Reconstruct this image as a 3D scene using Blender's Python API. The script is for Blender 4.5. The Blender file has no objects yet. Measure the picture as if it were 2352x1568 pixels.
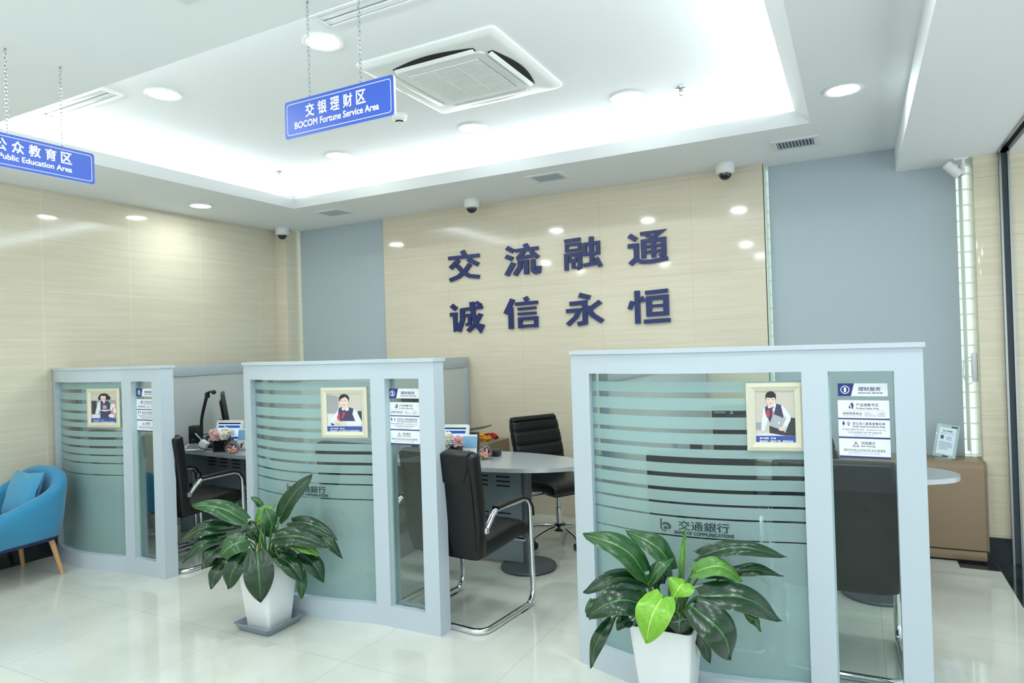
import bpy, bmesh, math, random
from mathutils import Vector, Matrix
random.seed(7)
SC = bpy.context.scene
COL = SC.collection
PI = math.pi
V = Vector

# ------------------------------------------------------------------ camera, world, light, exposure
def lin(c):
    c = c / 255.0
    return c / 12.92 if c <= 0.04045 else ((c + 0.055) / 1.055) ** 2.4
def rgb(r, g, b): return (lin(r), lin(g), lin(b), 1.0)

yaw, pitch, roll = math.radians(27.4457), math.radians(0.3519), math.radians(-1.7709)
fw = V((-math.sin(yaw) * math.cos(pitch), math.cos(yaw) * math.cos(pitch), math.sin(pitch)))
rt = V((math.cos(yaw), math.sin(yaw), 0)); up = rt.cross(fw)
r2 = math.cos(roll) * rt + math.sin(roll) * up; u2 = -math.sin(roll) * rt + math.cos(roll) * up
cam = bpy.data.cameras.new('camera'); cam.sensor_width = 36.0; cam.lens = 1528.093 / 2352 * 36
cam_o = bpy.data.objects.new('camera', cam); COL.objects.link(cam_o)
cam_o.matrix_world = Matrix(((r2.x, u2.x, -fw.x, 0), (r2.y, u2.y, -fw.y, 0), (r2.z, u2.z, -fw.z, 1.57), (0, 0, 0, 1)))
cam.clip_start = 0.05
SC.camera = cam_o

W = bpy.data.worlds.new('daylight'); SC.world = W; W.use_nodes = True
W.node_tree.nodes['Background'].inputs[0].default_value = (0.86, 0.97, 1.0, 1)
W.node_tree.nodes['Background'].inputs[1].default_value = 1.05

SC.view_settings.view_transform = 'Standard'; SC.view_settings.look = 'None'
SC.view_settings.gamma = 1.0; SC.view_settings.use_curve_mapping = False
SC.view_settings.exposure = 0.52

ZC, ZR, YB, XL = 2.944, 3.16, 5.584, -5.79          # soffit, tray ceiling, back wall, left wall
RL, RR, RF, RB = -4.751, -0.228, 2.047, 4.702        # tray opening
def area(name, loc, rot, sx, sy, power, color=(0.90, 0.975, 1.0), shape='RECTANGLE'):
    l = bpy.data.lights.new(name, 'AREA'); l.shape = shape; l.size = sx; l.size_y = sy
    l.energy = power; l.color = color
    o = bpy.data.objects.new(name, l); COL.objects.link(o); o.location = loc; o.rotation_euler = rot
    return o
COVE = 15.0
area('cove_strip_back', ((RL + RR) / 2, RB + 0.10, 3.02), (math.radians(-130), 0, 0), 4.5, 0.05, COVE * 1.25)
area('cove_strip_left', (RL - 0.10, (RF + RB) / 2, 3.02), (math.radians(-130), 0, math.radians(90)), 2.6, 0.05, COVE * 0.8)
area('cove_strip_right', (RR + 0.10, (RF + RB) / 2, 3.02), (math.radians(-130), 0, math.radians(-90)), 2.6, 0.05, COVE * 0.8)
area('cove_strip_front', ((RL + RR) / 2, RF - 0.10, 3.02), (math.radians(130), 0, 0), 4.5, 0.05, COVE * 0.4)
DOWN = 6.0
# downlights of the rest of the hall, outside the frame
for x in (-4.6, -3.0, -1.4, 0.0):
    for y in (1.0, -0.6):
        area('hall_downlight', (x, y, 2.935), (0, 0, 0), 0.16, 0.16, DOWN, shape='DISK')
area('tray_downlight', (-1.25, 2.6, 3.15), (0, 0, 0), 0.16, 0.16, DOWN, shape='DISK')
area('tray_downlight', (-0.02, 2.3, 2.935), (0, 0, 0), 0.16, 0.16, DOWN, shape='DISK')
area('beam_downlight', (0.6, 2.5, 2.755), (0, 0, 0), 0.16, 0.16, DOWN * 0.5, shape='DISK')

# ------------------------------------------------------------------ materials
def nodes_of(m):
    m.use_nodes = True
    nt = m.node_tree
    return nt, nt.nodes['Principled BSDF']
def mat(name, col, rough=0.5, metal=0.0, spec=0.5, coat=0.0, emit=None, estr=0.0, sheen=0.0, bump=0.0, bscale=200.0, trans=0.0):
    m = bpy.data.materials.new(name); nt, b = nodes_of(m)
    b.inputs['Base Color'].default_value = rgb(*col)
    b.inputs['Roughness'].default_value = rough; b.inputs['Metallic'].default_value = metal
    b.inputs['Specular IOR Level'].default_value = spec; b.inputs['Coat Weight'].default_value = coat
    b.inputs['Coat Roughness'].default_value = 0.05
    b.inputs['Sheen Weight'].default_value = sheen
    b.inputs['Transmission Weight'].default_value = trans
    if emit:
        b.inputs['Emission Color'].default_value = rgb(*emit); b.inputs['Emission Strength'].default_value = estr
    # a faint procedural mottling keeps large surfaces from looking flat
    tc = nt.nodes.new('ShaderNodeTexCoord'); n = nt.nodes.new('ShaderNodeTexNoise')
    n.inputs['Scale'].default_value = bscale
    nt.links.new(tc.outputs['Object'], n.inputs['Vector'])
    if bump:
        bp = nt.nodes.new('ShaderNodeBump'); bp.inputs['Strength'].default_value = bump; bp.inputs['Distance'].default_value = 0.002
        nt.links.new(n.outputs['Fac'], bp.inputs['Height']); nt.links.new(bp.outputs['Normal'], b.inputs['Normal'])
    else:
        mx = nt.nodes.new('ShaderNodeMix'); mx.data_type = 'RGBA'; mx.blend_type = 'MULTIPLY'
        mx.inputs['Factor'].default_value = 0.05
        mx.inputs['A'].default_value = rgb(*col)
        nt.links.new(n.outputs['Fac'], mx.inputs['B']); nt.links.new(mx.outputs['Result'], b.inputs['Base Color'])
    return m
def math_node(nt, op, a, b=None, c=None):
    n = nt.nodes.new('ShaderNodeMath'); n.operation = op
    for i, v in enumerate((a, b, c)):
        if v is None: continue
        if isinstance(v, (int, float)): n.inputs[i].default_value = v
        else: nt.links.new(v, n.inputs[i])
    return n.outputs[0]
def line_mask(nt, coord, origin, period, half):
    f = math_node(nt, 'DIVIDE', math_node(nt, 'SUBTRACT', coord, origin), period)
    f = math_node(nt, 'FRACT', math_node(nt, 'ADD', f, 0.5))
    d = math_node(nt, 'MULTIPLY', math_node(nt, 'ABSOLUTE', math_node(nt, 'SUBTRACT', f, 0.5)), period)
    return math_node(nt, 'LESS_THAN', d, half)
def mix(nt, fac, a, b, blend='MIX'):
    n = nt.nodes.new('ShaderNodeMix'); n.data_type = 'RGBA'; n.blend_type = blend
    for key, v in (('Factor', fac), ('A', a), ('B', b)):
        if isinstance(v, (int, float)): n.inputs[key].default_value = v
        elif isinstance(v, tuple): n.inputs[key].default_value = v
        else: nt.links.new(v, n.inputs[key])
    return n.outputs['Result']
def tile_mat(name, c1, c2, seam, axes, half=0.0014, rough=0.07, stretch=(0.6, 0.6, 14), scale=3.0, spec=0.5):
    """Polished stone tile: streaked grain, thin seams. axes = [(axis, origin, period), ...] in metres."""
    m = bpy.data.materials.new(name); nt, b = nodes_of(m)
    g = nt.nodes.new('ShaderNodeNewGeometry'); s = nt.nodes.new('ShaderNodeSeparateXYZ')
    nt.links.new(g.outputs['Position'], s.inputs[0])
    mp = nt.nodes.new('ShaderNodeMapping'); mp.inputs['Scale'].default_value = stretch
    nt.links.new(g.outputs['Position'], mp.inputs['Vector'])
    n = nt.nodes.new('ShaderNodeTexNoise'); n.inputs['Scale'].default_value = scale; n.inputs['Detail'].default_value = 5
    nt.links.new(mp.outputs[0], n.inputs['Vector'])
    cr = nt.nodes.new('ShaderNodeValToRGB')
    cr.color_ramp.elements[0].position = 0.35; cr.color_ramp.elements[0].color = rgb(*c1)
    cr.color_ramp.elements[1].position = 0.68; cr.color_ramp.elements[1].color = rgb(*c2)
    nt.links.new(n.outputs['Fac'], cr.inputs[0])
    mask = None
    for ax, o, p in axes:
        k = line_mask(nt, s.outputs['XYZ'.index(ax)], o, p, half)
        mask = k if mask is None else math_node(nt, 'MAXIMUM', mask, k)
    nt.links.new(mix(nt, mask, cr.outputs[0], rgb(*seam)), b.inputs['Base Color'])
    b.inputs['Roughness'].default_value = rough; b.inputs['Specular IOR Level'].default_value = spec
    return m

M = {}
M['white'] = mat('white_paint', (238, 240, 238), 0.6)
M['ceiling'] = mat('ceiling_paint', (246, 249, 250), 0.75, spec=0.2)
M['plastic'] = mat('white_plastic', (235, 238, 236), 0.3)
M['frame'] = mat('pale_grey_coated_frame', (194, 206, 215), 0.32, spec=0.4)
M['frame_grey'] = mat('grey_coated_frame', (182, 192, 199), 0.4)
M['fabric_grey'] = mat('grey_screen_fabric', (196, 202, 200), 0.9, bump=0.4, bscale=350)
M['blind'] = mat('grey_blind_fabric', (178, 191, 197), 0.85, bump=0.15, bscale=900)
M['black'] = mat('black_leather', (15, 17, 19), 0.40, spec=0.35)
M['black_plastic'] = mat('black_plastic', (26, 28, 31), 0.35)
M['dark'] = mat('dark_void', (30, 34, 38), 0.7)
M['chrome'] = mat('chrome', (225, 228, 230), 0.08, metal=1.0)
M['steel'] = mat('brushed_steel', (176, 182, 184), 0.28, metal=1.0)
M['desk_top'] = mat('silver_grey_laminate', (158, 164, 166), 0.22, spec=0.6)
M['desk_edge'] = mat('silver_edge_band', (196, 202, 206), 0.25, metal=0.4)
M['desk_grey'] = mat('grey_painted_steel', (136, 146, 154), 0.35, metal=0.2)
M['base_grey'] = mat('dark_grey_painted_steel', (92, 98, 103), 0.4, metal=0.2)
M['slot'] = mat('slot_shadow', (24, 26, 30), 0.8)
M['brown'] = mat('brown_textured_laminate', (150, 128, 102), 0.4, metal=0.15, bump=0.1, bscale=400)
M['brown_end'] = mat('brown_end_panel', (128, 112, 92), 0.5)
M['blue_sign'] = mat('blue_sign_board', (58, 96, 200), 0.35)
M['white_ink'] = mat('white_lettering', (240, 244, 250), 0.5)
M['navy'] = mat('navy_acrylic', (20, 38, 98), 0.3)
M['navy_ink'] = mat('navy_print', (38, 52, 124), 0.5)
M['grey_ink'] = mat('grey_print', (70, 82, 120), 0.5)
M['board'] = mat('white_board', (240, 244, 247), 0.35)
M['gold'] = mat('champagne_frame', (218, 214, 192), 0.35, metal=0.15)
M['pot'] = mat('white_glazed_pot', (240, 244, 245), 0.25)
M['saucer'] = mat('grey_plastic_saucer', (138, 150, 158), 0.45)
M['soil'] = mat('dark_soil', (46, 38, 30), 0.9, bump=0.8, bscale=80)
M['blue_fabric'] = mat('blue_wool_fabric', (50, 138, 180), 0.9, sheen=0.3, bump=0.3, bscale=500)
M['cushion'] = mat('blue_cushion_cloth', (72, 152, 190), 0.9, sheen=0.3, bump=0.3, bscale=400)
M['navy_cloth'] = mat('dark_underside_cloth', (26, 44, 84), 0.9)
M['wood'] = mat('light_wood', (205, 160, 112), 0.45, bscale=30)
M['rubber'] = mat('black_rubber', (18, 18, 19), 0.7)
M['lamp'] = mat('lit_diffuser', (255, 255, 255), 0.5, emit=(243, 255, 252), estr=75.0)
M['screen'] = mat('lit_tablet_screen', (190, 210, 240), 0.2, emit=(178, 205, 245), estr=0.55)
M['screen_dark'] = mat('lit_tablet_bar', (40, 70, 150), 0.2, emit=(40, 80, 160), estr=0.4)
M['petal_pink'] = mat('pink_petals', (255, 218, 218), 0.8)
M['petal_white'] = mat('cream_petals', (255, 252, 240), 0.8)
M['foliage'] = mat('flower_foliage', (48, 78, 46), 0.6)
M['yellow'] = mat('yellow_cloth', (228, 160, 24), 0.85, bump=0.5, bscale=120)
M['red'] = mat('red_cloth', (150, 24, 28), 0.85)
M['skin'] = mat('print_skin', (236, 206, 192), 0.4)
M['p_hair'] = mat('print_dark_hair', (36, 33, 36), 0.4)
M['p_vest'] = mat('print_navy_vest', (68, 64, 96), 0.4)
M['p_shirt'] = mat('print_white_shirt', (228, 232, 240), 0.4)
M['p_wall'] = mat('print_beige_wall', (205, 199, 186), 0.4)
M['p_red'] = mat('print_red_scarf', (202, 66, 76), 0.4)
M['p_grey'] = mat('print_grey', (160, 162, 166), 0.4)
M['p_dark'] = mat('print_charcoal', (58, 62, 66), 0.4)
M['p_blue'] = mat('print_blue_caption', (60, 84, 160), 0.4)
M['p_light'] = mat('print_pale_desk', (222, 224, 228), 0.4)
M['p_silver'] = mat('print_silver', (176, 180, 184), 0.4)
M['sky_print'] = mat('leaflet_sky_print', (140, 190, 224), 0.4)
M['candy_red'] = mat('candy_red', (240, 110, 120), 0.3)
M['candy_yellow'] = mat('candy_yellow', (248, 228, 130), 0.3)
M['candy_pink'] = mat('candy_pink', (250, 196, 208), 0.3)

M['wall_back'] = tile_mat('beige_stone_tile_back', (214, 203, 180), (221, 211, 190), (196, 187, 166), [('Z', 1.342, 0.39), ('X', -3.588, 0.797)])
M['wall_left'] = tile_mat('beige_stone_tile_left', (211, 202, 180), (218, 210, 190), (232, 227, 208), [('Z', 1.342, 0.39), ('Y', 3.008, 0.728)])
M['wall_right'] = tile_mat('beige_stone_tile_right', (218, 208, 180), (228, 219, 196), (188, 180, 156), [('Z', 0.59, 0.405)])
M['floor'] = tile_mat('cream_polished_floor', (206, 209, 199), (220, 222, 213), (176, 172, 160), [('X', -1.543, 0.807), ('Y', 2.58, 0.762)], half=0.0012, rough=0.045, stretch=(1, 1, 1), scale=2.2, spec=0.75)
M['black_stone'] = tile_mat('black_marble', (18, 24, 28), (44, 52, 56), (70, 76, 78), [('Y', 4.9, 0.6)], rough=0.08, stretch=(1, 1, 1), scale=5)

def glass_mat(name, tint, refl=0.5, rough=0.0):
    m = bpy.data.materials.new(name); m.use_nodes = True; nt = m.node_tree
    nt.nodes.remove(nt.nodes['Principled BSDF']); out = nt.nodes['Material Output']
    t = nt.nodes.new('ShaderNodeBsdfTransparent'); t.inputs[0].default_value = rgb(*tint)
    g = nt.nodes.new('ShaderNodeBsdfGlossy'); g.inputs['Roughness'].default_value = rough
    f = nt.nodes.new('ShaderNodeFresnel'); f.inputs[0].default_value = 1.5
    k = math_node(nt, 'MULTIPLY', f.outputs[0], refl)
    mx = nt.nodes.new('ShaderNodeMixShader')
    nt.links.new(k, mx.inputs[0]); nt.links.new(t.outputs[0], mx.inputs[1]); nt.links.new(g.outputs[0], mx.inputs[2])
    nt.links.new(mx.outputs[0], out.inputs[0])
    return m
M['glass'] = glass_mat('clear_glass', (243, 250, 248))
M['glass_edge'] = mat('green_glass_edge', (176, 206, 204), 0.2)
M['jar'] = glass_mat('jar_glass', (252, 252, 252), 0.8)
CLEAR = [(1.385, 1.6), (1.313, 1.339), (1.230, 1.259), (1.158, 1.177), (1.089, 1.110), (1.023, 1.052), (0.962, 0.981), (0.899, 0.915), (0.841, 0.851), (0.782, 0.790), (0.696, 0.702)]
def frosted_mat(name, dz=0.0):
    """Etched film: clear bands in a frosted sheet; the frost scatters what lies behind it."""
    m = bpy.data.materials.new(name); m.use_nodes = True; nt = m.node_tree
    nt.nodes.remove(nt.nodes['Principled BSDF']); out = nt.nodes['Material Output']
    g = nt.nodes.new('ShaderNodeNewGeometry'); s = nt.nodes.new('ShaderNodeSeparateXYZ'); nt.links.new(g.outputs['Position'], s.inputs[0])
    z = s.outputs[2]; mask = None
    for a, b in CLEAR:
        k = math_node(nt, 'MULTIPLY', math_node(nt, 'GREATER_THAN', z, a + dz), math_node(nt, 'LESS_THAN', z, b + dz))
        mask = k if mask is None else math_node(nt, 'MAXIMUM', mask, k)
    rf = nt.nodes.new('ShaderNodeBsdfRefraction'); rf.inputs['IOR'].default_value = 1.02; rf.inputs['Roughness'].default_value = 0.5
    rf.inputs['Color'].default_value = rgb(184, 226, 226)
    df = nt.nodes.new('ShaderNodeBsdfDiffuse'); df.inputs['Color'].default_value = rgb(190, 222, 221)
    tl = nt.nodes.new('ShaderNodeBsdfTranslucent'); tl.inputs['Color'].default_value = rgb(205, 230, 228)
    a = nt.nodes.new('ShaderNodeMixShader'); a.inputs[0].default_value = 0.35
    nt.links.new(df.outputs[0], a.inputs[1]); nt.links.new(tl.outputs[0], a.inputs[2])
    c = nt.nodes.new('ShaderNodeMixShader'); c.inputs[0].default_value = 0.68
    nt.links.new(rf.outputs[0], c.inputs[1]); nt.links.new(a.outputs[0], c.inputs[2])
    tr = nt.nodes.new('ShaderNodeBsdfTransparent'); tr.inputs[0].default_value = rgb(243, 250, 249)
    mb = nt.nodes.new('ShaderNodeMixShader'); nt.links.new(mask, mb.inputs[0])
    nt.links.new(c.outputs[0], mb.inputs[1]); nt.links.new(tr.outputs[0], mb.inputs[2])
    gl = nt.nodes.new('ShaderNodeBsdfGlossy'); gl.inputs['Roughness'].default_value = 0.03
    f = nt.nodes.new('ShaderNodeFresnel'); f.inputs[0].default_value = 1.45
    fin = nt.nodes.new('ShaderNodeMixShader'); nt.links.new(math_node(nt, 'MULTIPLY', f.outputs[0], 0.8), fin.inputs[0])
    nt.links.new(mb.outputs[0], fin.inputs[1]); nt.links.new(gl.outputs[0], fin.inputs[2])
    nt.links.new(fin.outputs[0], out.inputs[0])
    return m
M['frost'] = frosted_mat('striped_frosted_glass')
def window_mat():
    m = bpy.data.materials.new('daylit_glass_block'); nt, b = nodes_of(m)
    g = nt.nodes.new('ShaderNodeNewGeometry'); s = nt.nodes.new('ShaderNodeSeparateXYZ'); nt.links.new(g.outputs['Position'], s.inputs[0])
    k = math_node(nt, 'MAXIMUM', line_mask(nt, s.outputs[2], 0.0, 0.113, 0.006), line_mask(nt, s.outputs[0], 0.703, 0.19, 0.005))
    c = mix(nt, k, (0.86, 1.0, 0.93, 1), (0.30, 0.37, 0.35, 1))
    nt.links.new(c, b.inputs['Emission Color']); b.inputs['Emission Strength'].default_value = 0.55
    b.inputs['Base Color'].default_value = rgb(210, 225, 218); b.inputs['Roughness'].default_value = 0.15
    return m
M['window'] = window_mat()
def leaf_mat(name, dark, light, rib, rough):
    m = bpy.data.materials.new(name); nt, b = nodes_of(m)
    uv = nt.nodes.new('ShaderNodeUVMap'); s = nt.nodes.new('ShaderNodeSeparateXYZ'); nt.links.new(uv.outputs[0], s.inputs[0])
    u = math_node(nt, 'ABSOLUTE', math_node(nt, 'SUBTRACT', s.outputs[0], 0.5))
    v = s.outputs[1]
    midrib = math_node(nt, 'LESS_THAN', u, 0.022)
    ph = math_node(nt, 'SUBTRACT', math_node(nt, 'MULTIPLY', v, 70.0), math_node(nt, 'MULTIPLY', u, 34.0))
    vein = math_node(nt, 'SINE', ph)
    n = nt.nodes.new('ShaderNodeTexNoise'); n.inputs['Scale'].default_value = 9
    nt.links.new(uv.outputs[0], n.inputs['Vector'])
    f = math_node(nt, 'ADD', math_node(nt, 'MULTIPLY', vein, 0.05), math_node(nt, 'SUBTRACT', math_node(nt, 'MULTIPLY', n.outputs['Fac'], 1.2), 0.15))
    base = mix(nt, f, rgb(*dark), rgb(*light))
    edge = math_node(nt, 'GREATER_THAN', u, 0.487)
    nt.links.new(mix(nt, math_node(nt, 'MAXIMUM', midrib, math_node(nt, 'MULTIPLY', edge, 0.6)), base, rgb(*rib)), b.inputs['Base Color'])
    bp = nt.nodes.new('ShaderNodeBump'); bp.inputs['Strength'].default_value = 0.25; bp.inputs['Distance'].default_value = 0.0003
    nt.links.new(vein, bp.inputs['Height']); nt.links.new(bp.outputs['Normal'], b.inputs['Normal'])
    b.inputs['Roughness'].default_value = rough; b.inputs['Specular IOR Level'].default_value = 0.6
    b.inputs['Subsurface Weight'].default_value = 0.0
    return m
LEAF = [leaf_mat('dark_green_leaf', (10, 40, 20), (24, 68, 34), (70, 120, 60), 0.25),
        leaf_mat('mid_green_leaf', (20, 62, 26), (46, 102, 44), (104, 158, 78), 0.26),
        leaf_mat('bright_green_leaf', (58, 112, 34), (98, 156, 52), (140, 190, 90), 0.32),
        leaf_mat('lime_green_leaf', (96, 160, 28), (140, 200, 48), (176, 220, 100), 0.3)]
M['stalk'] = mat('green_stalk', (74, 118, 52), 0.4)
M['sheath'] = mat('tan_leaf_sheath', (190, 160, 110), 0.6)

# ------------------------------------------------------------------ mesh builder
_text_cache = {}
def text_shape(s):
    if s not in _text_cache:
        c = bpy.data.curves.new('lettering', 'FONT'); c.body = s; c.size = 1.0; c.resolution_u = 3
        o = bpy.data.objects.new('lettering', c); COL.objects.link(o)
        dg = bpy.context.evaluated_depsgraph_get()
        me = bpy.data.meshes.new_from_object(o.evaluated_get(dg))
        _text_cache[s] = ([(v.co.x, v.co.y) for v in me.vertices], [tuple(p.vertices) for p in me.polygons])
        COL.objects.unlink(o); bpy.data.objects.remove(o); bpy.data.meshes.remove(me); bpy.data.curves.remove(c)
    return _text_cache[s]

class MB:
    """Collects shapes into one mesh."""
    def __init__(self): self.bm = bmesh.new(); self.T = Matrix.Identity(4); self.uv = None
    def add(self, vs, fs, mi=0, smooth=False, uvs=None):
        bv = [self.bm.verts.new(self.T @ V(v)) for v in vs]; out = []
        for f in fs:
            if len(set(f)) < 3: continue
            try: bf = self.bm.faces.new([bv[i] for i in f])
            except ValueError: continue
            bf.material_index = mi; bf.smooth = smooth; out.append(bf)
            if uvs:
                if self.uv is None: self.uv = self.bm.loops.layers.uv.new('UVMap')
                for lp, i in zip(bf.loops, f): lp[self.uv].uv = uvs[i]
        return bv, out
    def box(self, x0, x1, y0, y1, z0, z1, mi=0, bev=0.0, seg=2):
        vs = [(x, y, z) for x in (x0, x1) for y in (y0, y1) for z in (z0, z1)]
        fs = [(0, 1, 3, 2), (4, 6, 7, 5), (0, 4, 5, 1), (2, 3, 7, 6), (0, 2, 6, 4), (1, 5, 7, 3)]
        bv, bf = self.add(vs, fs, mi)
        if bev:
            es = list({e for f in bf for e in f.edges})
            r = bmesh.ops.bevel(self.bm, geom=es, offset=bev, segments=seg, affect='EDGES', profile=0.5)
            for f in r['faces']: f.material_index = mi; f.smooth = True
        return self
    def prism(self, pts, d0, d1, plane='xz', mi=0, mi_side=None):
        """Polygon pts extruded between d0 and d1 along the third axis."""
        def P(a, b, d): return (a, d, b) if plane == 'xz' else (a, b, d) if plane == 'xy' else (d, a, b)
        n = len(pts)
        vs = [P(a, b, d0) for a, b in pts] + [P(a, b, d1) for a, b in pts]
        self.add(vs, [tuple(range(n)), tuple(range(2 * n - 1, n - 1, -1))], mi)
        self.add(vs, [(i, (i + 1) % n, n + (i + 1) % n, n + i) for i in range(n)], mi if mi_side is None else mi_side)
        return self
    def flat(self, pts, y, mi=0):
        self.add([(a, y, b) for a, b in pts], [tuple(range(len(pts)))], mi); return self
    def lathe(self, prof, seg=24, mi=0, c=(0, 0, 0), smooth=True, sy=1.0, cap=True):
        vs = []; fs = []
        for r, z in prof:
            for k in range(seg):
                a = 2 * PI * k / seg; vs.append((c[0] + r * math.cos(a), c[1] + sy * r * math.sin(a), c[2] + z))
        for i in range(len(prof) - 1):
            for k in range(seg):
                k2 = (k + 1) % seg
                fs.append((i * seg + k, i * seg + k2, (i + 1) * seg + k2, (i + 1) * seg + k))
        if cap: fs.append(tuple(range(seg - 1, -1, -1))); fs.append(tuple((len(prof) - 1) * seg + k for k in range(seg)))
        self.add(vs, fs, mi, smooth); return self
    def tube(self, path, rad, seg=12, mi=0, closed=False, sq=1.0):
        pts = [V(p) for p in path]; n = len(pts); vs = []; fs = []
        rads = rad if isinstance(rad, (list, tuple)) else [rad] * n
        prev = None
        for i, p in enumerate(pts):
            if closed: d = (pts[(i + 1) % n] - pts[i - 1]).normalized()
            else: d = (pts[min(i + 1, n - 1)] - pts[max(i - 1, 0)]).normalized()
            if prev is None:
                a = V((0, 0, 1)) if abs(d.z) < 0.9 else V((1, 0, 0))
                nx = d.cross(a).normalized()
            else: nx = (prev - d * prev.dot(d)).normalized()
            prev = nx; ny = d.cross(nx)
            for k in range(seg):
                a = 2 * PI * k / seg; vs.append(p + rads[i] * (math.cos(a) * nx + sq * math.sin(a) * ny))
        m = n if closed else n - 1
        for i in range(m):
            j = (i + 1) % n
            for k in range(seg):
                k2 = (k + 1) % seg; fs.append((i * seg + k, i * seg + k2, j * seg + k2, j * seg + k))
        if not closed: fs += [tuple(range(seg - 1, -1, -1)), tuple((n - 1) * seg + k for k in range(seg))]
        self.add(vs, fs, mi, True); return self
    def slab(self, rows, seg=28, ex=0.28, mi=0):
        """Cushion-like sweep. rows: (centre, across axis, normal axis, half width, half thickness)."""
        vs = []; fs = []
        for c, ax, nm, hw, ht in rows:
            for k in range(seg):
                a = 2 * PI * k / seg; ca, sa = math.cos(a), math.sin(a)
                vs.append(V(c) + V(ax) * hw * math.copysign(abs(ca) ** ex, ca) + V(nm) * ht * math.copysign(abs(sa) ** ex, sa))
        n = len(rows)
        for i in range(n - 1):
            for k in range(seg):
                k2 = (k + 1) % seg; fs.append((i * seg + k, i * seg + k2, (i + 1) * seg + k2, (i + 1) * seg + k))
        fs += [tuple(range(seg - 1, -1, -1)), tuple((n - 1) * seg + k for k in range(seg))]
        self.add(vs, fs, mi, True); return self
    def ball(self, c, r, mi=0, seg=12, rings=8, sz=1.0):
        prof = [(r * math.sin(PI * i / rings) + 1e-5, -r * sz * math.cos(PI * i / rings)) for i in range(rings + 1)]
        return self.lathe(prof, seg, mi, c)
    def text(self, s, x0, x1, z0, z1, y, mi=0, bold=0.0, shear=0.0, thick=0.0):
        """Lettering fitted to a box in the XZ plane, facing -Y; bold is a fraction of the letter height."""
        vs, fs = text_shape(s)
        if not vs: return self
        ax, bx = min(v[0] for v in vs), max(v[0] for v in vs); az, bz = min(v[1] for v in vs), max(v[1] for v in vs)
        b = bold * (z1 - z0)
        sx = (x1 - x0 - 2 * b) / (bx - ax); sz = (z1 - z0 - 2 * b) / (bz - az)
        offs = [(0, 0)] if not bold else [(b * i, b * j) for i in (-1, 0, 1) for j in (-1, 0, 1)]
        for q, (dx, dz) in enumerate(offs):
            pts = [(x0 + b + (v[0] - ax) * sx + dx + shear * (v[1] - az) * sz, y - 0.00003 * q, z0 + b + (v[1] - az) * sz + dz) for v in vs]
            self.add(pts, fs, mi)
        return self
    def make(self, name, mats, parent=None, angle=40, subsurf=0):
        for m_ in (self.bm,): bmesh.ops.recalc_face_normals(m_, faces=m_.faces) if not getattr(self, 'keep', False) else None
        me = bpy.data.meshes.new(name); self.bm.to_mesh(me); self.bm.free()
        for m_ in (mats if isinstance(mats, (list, tuple)) else [mats]): me.materials.append(M[m_] if isinstance(m_, str) else m_)
        if angle:
            for p in me.polygons: p.use_smooth = True
            me.set_sharp_from_angle(angle=math.radians(angle))
        o = bpy.data.objects.new(name, me); COL.objects.link(o)
        if parent: o.parent = parent
        if subsurf:
            md = o.modifiers.new('smooth', 'SUBSURF'); md.levels = subsurf; md.render_levels = subsurf
        return o

def thing(name, label, cat, loc=(0, 0, 0), rz=0.0, group=None):
    o = bpy.data.objects.new(name, None); COL.objects.link(o); o.empty_display_size = 0.05
    o.location = loc; o.rotation_euler = (0, 0, rz); o['label'] = label; o['category'] = cat
    if group: o['group'] = group
    return o
def tag(o, label, cat, group=None):
    o['label'] = label; o['category'] = cat
    if group: o['group'] = group
    return o
def structure(o, label=None, cat=None):
    o['kind'] = 'structure'
    if label: o['label'] = label; o['category'] = cat
    return o
def copy_tree(root, loc, rz, label, group=None):
    def cp(o, parent):
        c = o.copy(); COL.objects.link(c); c.parent = parent
        for ch in o.children: cp(ch, c)
        return c
    r = cp(root, None); r.location = loc; r.rotation_euler = (0, 0, rz); r['label'] = label
    if group: r['group'] = group
    return r
def rounded(x0, x1, z0, z1, r, n=5):
    pts = []
    for cx, cz, a0 in ((x1 - r, z1 - r, 0), (x0 + r, z1 - r, 90), (x0 + r, z0 + r, 180), (x1 - r, z0 + r, 270)):
        for k in range(n + 1):
            a = math.radians(a0 + 90 * k / n); pts.append((cx + r * math.cos(a), cz + r * math.sin(a)))
    return pts
def arc(c, r, a0, a1, n, ax1, ax2):
    c, ax1, ax2 = V(c), V(ax1), V(ax2)
    return [c + r * (math.cos(math.radians(a0 + (a1 - a0) * k / n)) * ax1 + math.sin(math.radians(a0 + (a1 - a0) * k / n)) * ax2) for k in range(n + 1)]
def smooth_path(pts, n=6):
    """Catmull-Rom through points."""
    P = [V(p) for p in pts]; P = [2 * P[0] - P[1]] + P + [2 * P[-1] - P[-2]]; out = []
    for i in range(1, len(P) - 2):
        a, b, c, d = P[i - 1:i + 3]
        for k in range(n):
            t = k / n
            out.append(0.5 * (2 * b + (c - a) * t + (2 * a - 5 * b + 4 * c - d) * t * t + (3 * b - a - 3 * c + d) * t ** 3))
    out.append(P[-2]); return out

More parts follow.
